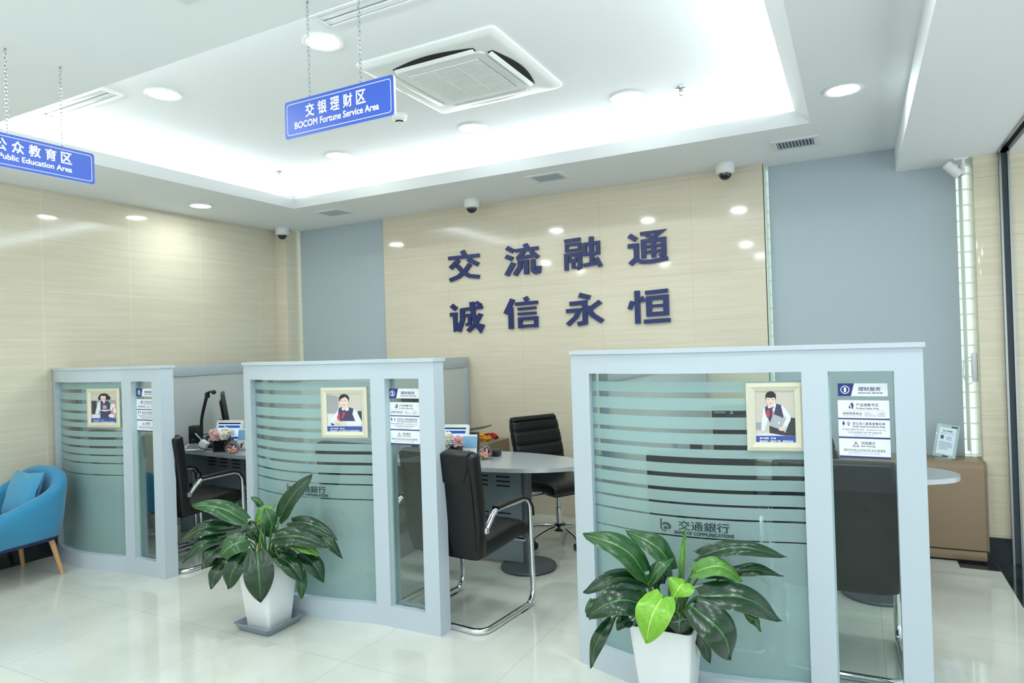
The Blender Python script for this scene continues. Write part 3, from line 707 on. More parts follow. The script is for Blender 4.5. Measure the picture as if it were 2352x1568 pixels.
CAPTION = {1: ('客户经理：张 婧', '服务宣言：诚待天下客、逐梦创未来'), 2: ('客户经理：戴 菲', '服务宣言：用心铸就专业,诚信服务客户'), 3: ('客户经理：王 芳', '服务宣言：专心做好服务,用心对待客户')}
def picture(n, x0, x1, z0, z1, y, tilt, label):
    w, h = x1 - x0, z1 - z0
    t = thing('picture_frame', label, 'framed photo', ((x0 + x1) / 2, y, z0), tilt, 'framed staff portraits')
    b = MB(); fw_, d = 0.036, 0.016
    o, i = [(-w / 2, 0), (w / 2, 0), (w / 2, h), (-w / 2, h)], [(-w / 2 + fw_, fw_), (w / 2 - fw_, fw_), (w / 2 - fw_, h - fw_), (-w / 2 + fw_, h - fw_)]
    m = [(-w / 2 + fw_ * 0.45, fw_ * 0.45), (w / 2 - fw_ * 0.45, fw_ * 0.45), (w / 2 - fw_ * 0.45, h - fw_ * 0.45), (-w / 2 + fw_ * 0.45, h - fw_ * 0.45)]
    vs = [(p[0], 0, p[1]) for p in o] + [(p[0], -d * 0.7, p[1]) for p in o] + [(p[0], -d, p[1]) for p in m] + [(p[0], -d * 0.55, p[1]) for p in i] + [(p[0], 0, p[1]) for p in i]
    b.add(vs, [(4 * r + k, 4 * r + (k + 1) % 4, 4 * r + 4 + (k + 1) % 4, 4 * r + 4 + k) for r in range(4) for k in range(4)] + [(k, (k + 1) % 4, 16 + (k + 1) % 4, 16 + k) for k in range(4)])
    b.make('frame', 'gold', t, angle=15)
    (zx, zy, zw, zh), shp = PHOTO[n]; pw, ph = w - 2 * fw_ + 0.004, h - 2 * fw_ + 0.004
    b = MB(); b.box(-pw / 2, pw / 2, -0.005, -0.001, fw_ - 0.002, fw_ - 0.002 + ph, WALL)
    polys(b, shp, pw, ph, zx, zy, zw, zh, -pw / 2, fw_ - 0.002, -0.0052)
    zc = fw_ - 0.002; lo = -pw / 2 + pw * 0.10
    b.text(CAPTION[n][0], lo, lo + pw * 0.40, zc + ph * 0.068, zc + ph * 0.103, -0.0082, WINK, 0.03)
    b.text(CAPTION[n][1], lo, lo + pw * 0.82, zc + ph * 0.012, zc + ph * 0.047, -0.0082, WINK, 0.03)
    b.make('photograph', PM, t, angle=0)
def plaque(num, x0, x1, z0, z1, y, label):
    w, h = x1 - x0, z1 - z0
    t = thing('counter_plaque', label, 'plaque', (x0, y, z0), 0, 'numbered counter plaques')
    b = MB(); b.box(0, w, -0.003, 0, 0, h); b.make('plate', 'board', t)
    b = MB(); b.prism([(0, 0), (w * 0.265, 0), (w * 0.335, h), (0, h)], -0.0036, -0.003); b.make('navy_panel', 'navy_ink', t)
    b = MB(); r = h * 0.32; cx, cz = w * 0.148, h * 0.5
    o, i = ell(cx, cz, r, r, 28), ell(cx, cz, r * 0.82, r * 0.82, 28)
    b.add([(p[0], -0.0039, p[1]) for p in o] + [(p[0], -0.0039, p[1]) for p in i], [(k, (k + 1) % 28, 28 + (k + 1) % 28, 28 + k) for k in range(28)])
    dw = r * (0.26 if num == '1' else 0.48)
    b.text(num, cx - dw, cx + dw, cz - r * 0.58, cz + r * 0.58, -0.0039, 0, 0.05); b.make('number_badge', 'white_ink', t, angle=0)
    b = MB(); b.text('理财服务', w * 0.41, w * 0.86, h * 0.40, h * 0.72, -0.0034, 0, 0.012, 0.12); b.text('FINANCIAL SERVICES', w * 0.41, w * 0.90, h * 0.19, h * 0.31, -0.0034, 0, 0.03, 0.2)
    b.make('lettering', 'navy_ink', t, angle=0)
def notice_board(x0, x1, z0, z1, y, label):
    """Three-panel notice: coordinates below are fractions of its width and height (from the top)."""
    w, h = x1 - x0, z1 - z0
    t = thing('notice_board', label, 'notice', (x0, y, z0), 0, 'three-panel notices')
    X = lambda f: f * w
    Z = lambda f: (1 - f) * h
    for k, (a, c) in enumerate(((0, 0.31), (0.334, 0.634), (0.662, 0.966))):
        b = MB(); b.box(0, w, -0.003, 0, Z(c), Z(a)); b.make('panel', 'board', t)
    for a, c in ((0.31, 0.334), (0.634, 0.662), (0.966, 1.0)):
        b = MB(); b.box(0, w, -0.0036, 0, Z(c), Z(a)); b.make('navy_bar', 'navy_ink', t)
    yy = -0.0034
    b = MB()
    def tx(s, a, c, f0, f1, bold=0.0): b.text(s, X(a), X(c), Z(f1), Z(f0), yy, 0, bold)
    tx('产品销售专区', 0.36, 0.80, 0.052, 0.105, 0.008); tx('Product Sales Area', 0.36, 0.80, 0.122, 0.154, 0.02)
    b.flat([(X(0.1), Z(0.176)), (X(0.9), Z(0.176)), (X(0.9), Z(0.1785)), (X(0.1), Z(0.1785))], yy)
    tx('消保举报电话', 0.09, 0.47, 0.208, 0.252, 0.008); tx('Consumer Protection Hotline', 0.09, 0.47, 0.262, 0.276)
    for k, (l, r) in enumerate((('交通银行总行', '021-95559000'), ('交通银行陕西省分行', '029-87653333'), ('交通银行陕西省分行营业部', '029-87296833'))):
        tx(l, 0.52, (0.65, 0.72, 0.75)[k], 0.208 + 0.026 * k, 0.223 + 0.026 * k); tx(r, 0.77, 0.91, 0.208 + 0.026 * k, 0.223 + 0.026 * k)
    tx('您已进入录音录像区域', 0.28, 0.91, 0.378, 0.426, 0.008); tx('Audio-visual Surveillance Area', 0.28, 0.91, 0.436, 0.468, 0.02)
    tx('您可通过交通银行官方网站', 0.07, 0.50, 0.492, 0.522); tx('www.bankcomm.com', 0.54, 0.85, 0.494, 0.520)
    tx('“个金产品信息查询”功能了解产品相关信息', 0.16, 0.84, 0.540, 0.572); tx('For more details of personal financial products,', 0.24, 0.76, 0.582, 0.598); tx('please visit www.bankcomm.com', 0.32, 0.68, 0.608, 0.623)
    tx('风险提示', 0.44, 0.71, 0.712, 0.766, 0.008); tx('Risk Warning', 0.44, 0.71, 0.778, 0.812, 0.02)
    tx('理财非存款,投资有风险,购买需谨慎', 0.09, 0.90, 0.842, 0.890); tx('Wealth management products are not equal to deposits.', 0.18, 0.79, 0.898, 0.914); tx('Investments are subject to risks. Be cautious when buying.', 0.17, 0.81, 0.922, 0.938)
    b.make('lettering', 'grey_ink', t, angle=0)
    P = lambda pts: [(X(p[0]), Z(p[1])) for p in pts]
    b = MB()   # sales pictogram: a standing figure with a yuan sign
    b.flat([(X(0.285) + 0.0035 * math.cos(a), Z(0.054) + 0.0035 * math.sin(a)) for a in [k * PI / 6 for k in range(12)]], yy)
    b.flat(P([(0.232, 0.066), (0.31, 0.066), (0.315, 0.10), (0.305, 0.105), (0.303, 0.148), (0.272, 0.148), (0.270, 0.085), (0.232, 0.076)]), yy)
    b.text('¥', X(0.215), X(0.255), Z(0.148), Z(0.096), yy, 0, 0.03); b.make('sales_icon', 'navy_ink', t, angle=0)
    b = MB()   # microphone and camera
    b.flat([(X(0.105) + 0.0036 * math.cos(a), Z(0.392) + 0.006 * math.sin(a)) for a in [k * PI / 6 for k in range(12)]], yy)
    b.flat(P([(0.080, 0.405), (0.130, 0.405), (0.122, 0.424), (0.112, 0.430), (0.112, 0.442), (0.126, 0.446), (0.084, 0.446), (0.098, 0.442), (0.098, 0.430), (0.088, 0.424)]), yy)
    o, i = ell(X(0.205), Z(0.402), 0.0058, 0.0068, 20), ell(X(0.205), Z(0.402), 0.0042, 0.005, 20)
    b.add([(p[0], yy, p[1]) for p in o] + [(p[0], yy, p[1]) for p in i], [(k, (k + 1) % 20, 20 + (k + 1) % 20, 20 + k) for k in range(20)])
    b.flat([(p[0], p[1]) for p in ell(X(0.205), Z(0.402), 0.002, 0.0024, 10)], yy)
    b.flat(P([(0.198, 0.426), (0.212, 0.426), (0.212, 0.440), (0.232, 0.446), (0.178, 0.446), (0.198, 0.440)]), yy); b.make('surveillance_icon', 'navy_ink', t, angle=0)
    b = MB()
    o, i = ell(X(0.885), Z(0.506), 0.0032, 0.0036, 14), ell(X(0.885), Z(0.506), 0.0024, 0.0028, 14)
    b.add([(p[0], yy, p[1]) for p in o] + [(p[0], yy, p[1]) for p in i], [(k, (k + 1) % 14, 14 + (k + 1) % 14, 14 + k) for k in range(14)])
    b.flat(P([(0.898, 0.518), (0.904, 0.515), (0.925, 0.533), (0.919, 0.536)]), yy); b.make('search_icon', 'grey_ink', t, angle=0)
    b = MB()   # warning triangle
    o, i = P([(0.335, 0.712), (0.402, 0.806), (0.268, 0.806)]), P([(0.335, 0.733), (0.385, 0.797), (0.285, 0.797)])
    b.add([(p[0], yy, p[1]) for p in o] + [(p[0], yy, p[1]) for p in i], [(k, (k + 1) % 3, 3 + (k + 1) % 3, 3 + k) for k in range(3)])
    b.flat(P([(0.329, 0.748), (0.341, 0.748), (0.338, 0.778), (0.332, 0.778)]), yy); b.flat(P([(0.331, 0.783), (0.339, 0.783), (0.339, 0.790), (0.331, 0.790)]), yy)
    b.make('warning_icon', 'navy_ink', t, angle=0)

def partition(x0, x1, h, label, logo):
    w = x1 - x0
    t = thing('partition_screen', label, 'partition', (x0, PY, 0), 0, 'curved partition screens')
    s0, m0, m1, s1 = 0.11, w - 0.435, w - 0.335, w - 0.10; top = h - 0.11; base = 0.115; th = 0.10
    b = MB()
    curved(b, 0, w, 0, base, 0, th, w); curved(b, 0, w, top, h - 0.018, 0, th, w)
    for a, c in ((0, s0), (m0, m1), (s1, w)): curved(b, a, c, base, top, 0, th, w)
    b.make('frame', 'frame', t, angle=25)
    b = MB(); curved(b, -0.004, w + 0.008, h - 0.018, h, -0.010, th + 0.010, w); b.make('cap_rail', 'frame', t, angle=25)
    b = MB(); curved(b, s0, m0, base, top, 0.040, 0.048, w, 0, 1); g = b.make('frosted_pane', ['glass', 'frost'], t, angle=25)
    b = MB(); curved(b, m1, s1, base, top, 0.040, 0.048, w, 0); b.box(m1, m1 + 0.006, curve_y(m1) + 0.030, curve_y(m1) + 0.054, base, top, 1); b.make('narrow_pane', ['glass', 'glass_edge'], t, angle=25)
    if logo:
        b = MB(); k = 1.49 / w
        def bend(pts_mb):
            for v in pts_mb.bm.verts: v.co.y = curve_y(v.co.x * k) + 0.040 - 0.0012
        lx = 0.45 * w / 1.49
        b.text('交通銀行', lx + 0.083, lx + 0.300, 0.728, 0.770, 0, 0, 0.012); b.text('BANK OF COMMUNICATIONS', lx + 0.065, lx + 0.318, 0.708, 0.7235, 0, 0, 0.03)
        cx, cz = lx + 0.024, 0.736   # round letter-b emblem
        o, i = [], []
        for q in range(25):
            a = math.radians(-8 + 150 * q / 24); o.append((cx + 0.003 + 0.0225 * math.cos(a), cz + 0.0205 * math.sin(a))); i.append((cx - 0.001 + 0.0155 * math.cos(a), cz - 0.004 + 0.0135 * math.sin(a)))
        n = 25; b.add([(p[0], 0, p[1]) for p in o] + [(p[0], 0, p[1]) for p in i], [(q, q + 1, n + q + 1, n + q) for q in range(n - 1)])
        b.flat([(cx - 0.024, cz - 0.010), (cx - 0.0165, cz - 0.016), (cx - 0.0165, cz + 0.036), (cx - 0.024, cz + 0.032)], 0)
        lo = [(cx + 0.0215 * math.cos(math.radians(q)) - 0.001, cz - 0.005 + 0.018 * math.sin(math.radians(q))) for q in range(185, 276, 10)] + [(cx + 0.016 * math.cos(math.radians(q)) - 0.001, cz - 0.005 + 0.0135 * math.sin(math.radians(q))) for q in range(275, 184, -10)]
        b.flat(lo, 0)
        b.flat(ell(cx + 0.000, cz - 0.006, 0.0085, 0.0085, 14), 0); b.flat([(cx + 0.004, cz - 0.009), (cx + 0.022, cz - 0.009), (cx + 0.022, cz - 0.004), (cx + 0.004, cz - 0.004)], 0)
        bend(b); b.make('bank_logo', mat('etched_logo', (58, 80, 82), 0.4), g, angle=0)
    else: pass
    return t
PARTS = ((-1.266, 0.222, 1.534), (-3.585, -2.055, 1.514), (-5.785, -4.365, 1.504))
P_ONE = partition(*PARTS[0], 'pale grey curved glass partition behind the lower right potted plant', True)
partition(*PARTS[1], 'pale grey curved glass partition behind the middle potted plant on a saucer', True)
partition(*PARTS[2], 'pale grey curved glass partition beside the blue armchair and left wall', False)
YG = PY + 0.0455
b = MB(); lx, lz, ly = 1.268, 0.84, 0.0425   # reflection of a bin's litter icon, painted dark on the right partition's narrow pane
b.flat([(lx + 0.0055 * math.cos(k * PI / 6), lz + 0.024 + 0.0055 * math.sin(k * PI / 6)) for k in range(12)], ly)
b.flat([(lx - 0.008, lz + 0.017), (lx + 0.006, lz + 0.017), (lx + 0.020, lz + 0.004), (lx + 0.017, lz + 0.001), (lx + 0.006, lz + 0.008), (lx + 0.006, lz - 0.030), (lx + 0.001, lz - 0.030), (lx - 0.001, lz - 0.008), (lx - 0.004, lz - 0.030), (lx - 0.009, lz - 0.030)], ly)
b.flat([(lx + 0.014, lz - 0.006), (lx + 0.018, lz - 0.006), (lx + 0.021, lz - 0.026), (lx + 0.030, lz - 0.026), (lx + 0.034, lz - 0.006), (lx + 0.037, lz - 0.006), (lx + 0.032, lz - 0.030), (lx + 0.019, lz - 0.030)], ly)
b.make('litter_pictogram', mat('dark_reflection_paint', (16, 20, 22), 0.5), P_ONE, angle=0)
plaque('1', -0.079, 0.100, 1.321, 1.373, YG - 0.002, 'counter plaque with a circled white number 1 on navy')
plaque('2', -2.395, -2.178, 1.291, 1.346, YG - 0.002, 'counter plaque with a circled white number 2 on navy')
plaque('3', -4.694, -4.475, 1.284, 1.341, YG - 0.002, 'counter plaque with a circled white number 3 on navy')
notice_board(-0.081, 0.104, 1.069, 1.304, YG - 0.002, 'white three-panel notice with navy bars under the number 1 plaque')
notice_board(-2.396, -2.178, 1.028, 1.269, YG - 0.002, 'white three-panel notice with navy bars under the number 2 plaque')
notice_board(-4.696, -4.475, 1.029, 1.264, YG - 0.002, 'white three-panel notice with navy bars under the number 3 plaque')
picture(1, -0.437, -0.207, 1.090, 1.379, PY + 0.0120, math.radians(12.5), 'cream framed portrait of a woman in a navy vest holding a silver laptop')
picture(2, -2.829, -2.530, 1.062, 1.357, PY - 0.004, math.radians(12.5), 'cream framed portrait of a seated woman with her hands folded on a desk')
picture(3, -5.146, -4.842, 1.056, 1.345, PY - 0.015, math.radians(12), 'cream framed portrait of a long-haired woman beside pink flowers')

# ------------------------------------------------------------------ fabric dividers between the booths
def divider(x, y0, y1, h, label):
    t = thing('fabric_divider', label, 'divider', (x, y0, 0), 0, 'grey fabric booth dividers')
    L = y1 - y0; b = MB()
    b.box(-0.025, 0.025, 0, L, h - 0.1, h, bev=0.003); b.box(-0.025, 0.025, 0, L, 0, 0.09, bev=0.003)
    for a in (0, L - 0.07): b.box(-0.025, 0.025, a, a + 0.07, 0.09, h - 0.1, bev=0.003)
    b.make('frame', 'frame_grey', t)
    b = MB(); b.box(-0.014, 0.014, 0.07, L - 0.07, 0.09, h - 0.1); b.make('fabric_panel', 'fabric_grey', t)
divider(-5.66, 3.20, 5.42, 1.475, 'grey fabric divider along the left wall behind the monitor booth')
divider(-3.40, 3.12, 5.56, 1.475, 'grey fabric divider behind the middle partition, ending beside the yellow cloth')
divider(-1.13, 3.15, 5.56, 1.475, 'grey fabric divider seen through the striped glass of the right partition')

# ------------------------------------------------------------------ black visitor chairs
def visitor_chair(name, label, loc, rz):
    t = thing(name, label, 'chair', loc, rz, 'black leather visitor chairs')
    X = (1, 0, 0)
    def path_rows(pts, hws, hts):
        P = [V(p) for p in pts]; rows = []
        for i, p in enumerate(P):
            d = (P[min(i + 1, len(P) - 1)] - P[max(i - 1, 0)]).normalized(); nrm = V((1, 0, 0)).cross(d)
            rows.append((p, X, nrm, hws[i], hts[i]))
        return rows
    # backrest shell
    b = MB()
    pts = smooth_path([(0, -0.215, 0.415), (0, -0.232, 0.50), (0, -0.245, 0.65), (0, -0.262, 0.82), (0, -0.280, 0.955), (0, -0.285, 0.992)], 4)
    n = len(pts); hw = []; ht = []
    for i in range(n):
        f = i / (n - 1); hw.append(0.272 * (1.0 - 0.10 * max(0, (0.3 - f) / 0.3)) * (1 - 0.10 * max(0, (f - 0.85) / 0.15) ** 2)); ht.append(0.046 * (1 - 0.55 * max(0, (f - 0.88) / 0.12) ** 2))
    b.slab(path_rows(pts, hw, ht), 32, 0.30)
    back = b.make('backrest', 'black', t, angle=60)
    # stitched headrest flap over the top of the back
    b = MB(); pts = smooth_path([(0, -0.270, 0.835), (0, -0.281, 0.915), (0, -0.289, 0.975), (0, -0.291, 0.998)], 4); n = len(pts)
    b.slab(path_rows(pts, [0.205 + 0.035 * min(1, 3.0 * i / (n - 1)) for i in range(n)], [0.055 * (1 - 0.5 * max(0, (i / (n - 1) - 0.8) / 0.2) ** 2) for i in range(n)]), 32, 0.28)
    b.make('headrest_flap', 'black', back, angle=60)
    for s in (-1, 1):
        b = MB(); b.tube([(s * 0.236, -0.268, 0.45), (s * 0.246, -0.286, 0.60), (s * 0.244, -0.303, 0.78), (s * 0.238, -0.318, 0.93)], 0.0035, 6); b.make('piping', 'black', back, angle=60)
    # seat
    b = MB(); pts = smooth_path([(0, -0.225, 0.437), (0, -0.15, 0.437), (0, 0.02, 0.450), (0, 0.16, 0.462), (0, 0.235, 0.455), (0, 0.262, 0.432)], 4); n = len(pts)
    b.slab(path_rows(pts, [0.235] * n, [0.052 * (1 - 0.45 * max(0, (i / (n - 1) - 0.8) / 0.2) ** 2) for i in range(n)]), 32, 0.32)
    b.make('seat', 'black', t, angle=60)
    # chrome cantilever frame: one tube from the left arm down, round the floor and up to the right arm
    r = 0.0178
    def side(s):
        x = s * 0.268
        p = [(x, -0.215, 0.560), (x, -0.150, 0.625)]
        p += arc((x, -0.10, 0.607), 0.045, 120, 90, 3, (0, 1, 0), (0, 0, 1))[1:]
        p += arc((x, 0.165, 0.577), 0.075, 90, 0, 6, (0, 1, 0), (0, 0, 1))
        p += [(x, 0.247, 0.35)]
        p += arc((x, 0.175, 0.092), 0.076, 0, -90, 6, (0, 1, 0), (0, 0, 1))
        return p
    for s in (-1, 1):
        x = s * 0.268; b = MB()
        b.tube(side(s), r, 12, sq=0.75); b.make('arm_frame', 'chrome', t, angle=60)
        b = MB(); b.slab([(p, (1, 0, 0), nn, 0.024, 0.010) for p, nn in [((x, -0.115, 0.663), (0, 0, 1)), ((x, 0.0, 0.668), (0, 0, 1)), ((x, 0.150, 0.670), (0, 0.1, 1)), ((x, 0.205, 0.650), (0, 0.6, 0.8)), ((x, 0.245, 0.600), (0, 0.97, 0.2)), ((x, 0.255, 0.54), (0, 1, 0))]], 16, 0.5)
        b.make('arm_pad', 'black', t, angle=60)
        b = MB(); b.box(x - 0.016, x + 0.016, 0.10, 0.17, 0.0, 0.010, bev=0.003); b.make('foot_pad', 'rubber', t)
        b = MB(); b.box(x - 0.02 if s < 0 else x - 0.04, x + 0.04 if s < 0 else x + 0.02, -0.235, -0.205, 0.545, 0.58, bev=0.006); b.make('bracket', 'chrome', t)
    b = MB(); z = 0.0165
    p = [(-0.268, 0.175, z), (-0.268, -0.18, z)] + arc((-0.198, -0.20, z), 0.07, 180, 270, 6, (1, 0, 0), (0, 1, 0)) + arc((0.198, -0.20, z), 0.07, 270, 360, 6, (1, 0, 0), (0, 1, 0)) + [(0.268, -0.18, z), (0.268, 0.175, z)]
    b.tube(p, r, 12); b.make('floor_frame', 'chrome', t, angle=60)
    b = MB(); b.tube([(-0.255, 0.20, 0.40), (0.255, 0.20, 0.40)], 0.010, 8); b.make('cross_bar', 'chrome', t, angle=60)
    return t
VC = visitor_chair('visitor_chair', 'black leather visitor chair fully visible right of the middle partition', (-2.085, 3.405, 0), math.radians(-6))
for loc, rz, lab in (((-2.80, 3.47, 0), -4, 'black leather visitor chair behind the frosted glass of the middle partition'),
                     ((-4.60, 3.42, 0), -2, 'black leather visitor chair in the booth with the monitor, seen between two partitions'),
                     ((-5.24, 3.47, 0), -3, 'black leather visitor chair behind the frosted glass beside the left wall'),
                     ((-0.12, 3.66, 0), 2, 'black leather visitor chair behind the narrow clear pane of the right partition'),
                     ((-0.74, 3.72, 0), 2, 'black leather visitor chair behind the frosted bank logo of the right partition')):
    copy_tree(VC, loc, math.radians(rz), lab)

# ------------------------------------------------------------------ desks with a rounded end on a pedestal
def desk(name, label, loc, rz=0.0):
    t = thing(name, label, 'desk', loc, rz, 'silver grey service desks')
    hd = 0.335; xl = -1.12
    out = [(xl + 0.05, hd), (xl, hd - 0.05), (xl, -hd + 0.22), (xl + 0.10, -hd + 0.08), (xl + 0.30, -hd)]
    out += [(-0.30 + 0.74 * math.sin(math.radians(a)), -hd * math.cos(math.radians(a))) for a in range(0, 181, 10)]
    b = MB(); b.prism(out, 0.724, 0.752, 'xy', 0, 1); b.make('tabletop', ['desk_top', 'desk_edge'], t, angle=30)
    b = MB(); b.lathe([(0.036, 0.016), (0.036, 0.724)], 24, 0, (0, 0, 0)); b.lathe([(0.05, 0.012), (0.05, 0.03), (0.036, 0.034)], 24); b.make('column', 'base_grey', t)
    b = MB(); b.lathe([(0.196, 0.010), (0.200, 0.014), (0.196, 0.022), (0.05, 0.028)], 40); b.make('base_plate', 'base_grey', t)
    for a in range(3):
        b = MB(); b.lathe([(0.016, 0), (0.016, 0.012)], 12, 0, (0.14 * math.cos(a * 2.09 + 0.5), 0.14 * math.sin(a * 2.09 + 0.5), 0)); b.make('glide', 'rubber', t)
    b = MB(); b.box(-1.02, -0.03, -0.012, 0.012, 0.03, 0.724)
    for x in (-0.90, -0.72, -0.54, -0.36, -0.18):
        for zb in (0.30, 0.56):
            for k in range(3):
                b.box(x - 0.055, x + 0.055, -0.0135, -0.0121, zb + 0.032 * k, zb + 0.032 * k + 0.011, 1)
    b.make('modesty_panel', ['desk_grey', 'slot'], t)
    b = MB(); b.box(-1.02, -0.98, -0.26, 0.26, 0.0, 0.724, bev=0.004); b.make('side_panel', 'desk_grey', t)
    return t
DK = desk('service_desk', 'silver grey desk with a rounded end on a pedestal in the open middle booth', (-2.11, 4.215, 0))
copy_tree(DK, (0.06, 4.56, 0), 0, 'silver grey desk whose rounded end shows right of the right partition')
copy_tree(DK, (-4.38, 4.05, 0), math.radians(-6), 'silver grey desk carrying the monitor, tablet and flower box')

# ------------------------------------------------------------------ swivel chair behind the middle desk
t = thing('swivel_chair', 'black ribbed swivel office chair behind the round end of the middle desk', 'chair', (-2.16, 4.88, 0), math.radians(-120))
def rows_yz(pts, hw, ht):
    P = [V(p) for p in pts]; out = []
    for i, p in enumerate(P):
        d = (P[min(i + 1, len(P) - 1)] - P[max(i - 1, 0)]).normalized()
        out.append((p, (1, 0, 0), V((1, 0, 0)).cross(d), hw[i], ht[i]))
    return out
b = MB(); pts = smooth_path([(0, -0.20, 0.50), (0, -0.235, 0.62), (0, -0.275, 0.76), (0, -0.315, 0.90), (0, -0.335, 0.975)], 8); n = len(pts)
hw = [0.215 + 0.02 * math.sin(PI * i / (n - 1)) for i in range(n)]
ht = [0.042 * (1 - (0.28 if i % 6 == 3 and 3 < i < n - 4 else 0)) * (1 - 0.5 * max(0, (i / (n - 1) - 0.92) / 0.08)) for i in range(n)]
b.slab(rows_yz(pts, hw, ht), 32, 0.28); b.make('backrest', 'black', t, angle=60)
b = MB(); pts = smooth_path([(0, -0.22, 0.475), (0, -0.05, 0.470), (0, 0.14, 0.475), (0, 0.225, 0.462), (0, 0.25, 0.435)], 5); n = len(pts)
b.slab(rows_yz(pts, [0.235] * n, [0.048 * (1 - 0.4 * max(0, (i / (n - 1) - 0.8) / 0.2)) for i in range(n)]), 32, 0.3); b.make('seat', 'black', t, angle=60)
b = MB(); b.box(-0.10, 0.10, -0.13, 0.10, 0.37, 0.425, bev=0.01); b.make('tilt_mechanism', 'black_plastic', t)
b = MB(); b.lathe([(0.022, 0.13), (0.022, 0.27), (0.016, 0.272), (0.014, 0.38)], 20); b.make('gas_lift', 'chrome', t)
b = MB(); b.lathe([(0.045, 0.085), (0.05, 0.10), (0.045, 0.13), (0.03, 0.14)], 20); b.make('hub', 'black_plastic', t)
b = MB(); b.tube([(0.12, 0.02, 0.40), (0.26, 0.0, 0.395)], 0.006, 8); b.make('lever', 'steel', t)
for s in (-1, 1):
    b = MB(); b.tube([(s * 0.16, 0.0, 0.41), (s * 0.29, -0.02, 0.43), (s * 0.295, -0.03, 0.60), (s * 0.29, 0.08, 0.635), (s * 0.285, 0.16, 0.635)], 0.014, 10); b.make('arm_bar', 'chrome' if s > 0 else 'black_plastic', t, angle=60)
    b = MB(); b.slab([((s * 0.288, y, 0.655), (1, 0, 0), (0, 0, 1), 0.03, 0.014) for y in (-0.10, -0.03, 0.08, 0.18)], 16, 0.5); b.make('arm_pad', 'black', t, angle=60)
for k in range(5):
    a = math.radians(72 * k + 10); d = V((math.cos(a), math.sin(a), 0)); e = d * 0.29
    b = MB(); b.tube([d * 0.03 + V((0, 0, 0.115)), d * 0.12 + V((0, 0, 0.112)), d * 0.22 + V((0, 0, 0.092)), e + V((0, 0, 0.070))], [0.022, 0.019, 0.016, 0.014], 10, sq=0.8); b.make('base_leg', 'chrome', t, angle=60)
    b = MB(); q = V((-d.y, d.x, 0))
    for s in (-1, 1):
        b.T = Matrix.Translation(e + V((0, 0, 0.027)) + q * 0.017 * s) @ Matrix.Rotation(a, 4, 'Z') @ Matrix.Rotation(PI / 2, 4, 'X')
        b.lathe([(0.018, -0.010), (0.027, -0.008), (0.027, 0.008), (0.018, 0.010)], 18, 0)
    b.T = Matrix.Translation(e); b.box(-0.012, 0.012, -0.012, 0.012, 0.03, 0.072, bev=0.004); b.make('castor', 'black_plastic', t)
t['group'] = 'swivel office chairs'
copy_tree(t, (-0.06, 5.03, 0), math.radians(-118), 'black ribbed swivel office chair glimpsed behind the right partition between portrait and number 1 plaque')

# ------------------------------------------------------------------ brown cabinets with waterfall edges
def cabinet(label, loc, w, d, h, rz):
    t = thing('low_cabinet', label, 'cabinet', loc, rz, 'brown low cabinets')
    r = 0.05
    prof = [(d / 2, 0.09), (d / 2, h)] + [(-d / 2 + r - r * math.sin(math.radians(a)), h - r + r * math.cos(math.radians(a))) for a in range(0, 91, 15)] + [(-d / 2, 0.09)]
    b = MB(); b.prism(prof, -w / 2 + 0.018, w / 2 - 0.018, 'yz'); b.make('wrap_shell', 'brown', t, angle=30)
    for s in (-1, 1):
        b = MB(); x = s * (w / 2 - 0.018); b.prism(prof, min(x, x + s * 0.018), max(x, x + s * 0.018), 'yz'); e = b.make('end_panel', 'brown_end', t, angle=30)
    b = MB(); y = s * 0
    b.box(w / 2, w / 2 + 0.001, 0.03, 0.10, h - 0.13, h - 0.09); b.make('asset_tag', 'board', e)
    b = MB(); b.box(-w / 2, w / 2 - 0.01, -d / 2 + 0.012, d / 2, 0.012, 0.08, bev=0.012); b.make('plinth', 'brown', t)
    b = MB(); b.box(-w / 2 + 0.01, w / 2 - 0.02, -d / 2 + 0.03, d / 2 - 0.01, 0.0, 0.095); b.make('plinth_recess', 'slot', t)
cabinet('brown textured cabinet under the certificate stand at the far right', (0.17, 5.535, 0), 1.14, 0.26, 0.685, math.radians(2))
cabinet('brown cabinet with the yellow cloth on top behind the middle desk', (-3.14, 5.30, 0), 0.40, 0.48, 0.70, 0)

# ------------------------------------------------------------------ folded cloth on the cabinet
t = thing('folded_cloth', 'bundle of folded yellow and red cloth on the brown cabinet', 'cloth', (-3.13, 5.28, 0.706), math.radians(12))
random.seed(3)
b = MB()
for k in range(4):
    p = [(-0.17 + 0.02 * k + 0.28 * i / 9, 0.03 * math.sin(i * 0.9 + k * 1.7) + 0.025 * (k - 1.5), 0.022 + 0.016 * (k % 2) + 0.010 * math.sin(i * 1.3 + k)) for i in range(10)]
    b.tube(smooth_path(p, 3), 0.021, 10, sq=0.55)
b.make('yellow_fold', 'yellow', t, angle=60)
b = MB(); b.tube(smooth_path([(0.06, 0.04, 0.045), (0.11, 0.02, 0.055), (0.16, -0.01, 0.05), (0.19, -0.03, 0.03)], 4), [0.02] * 6 + [0.028] * 7, 12, sq=0.7); b.make('red_fold', 'red', t, angle=60)

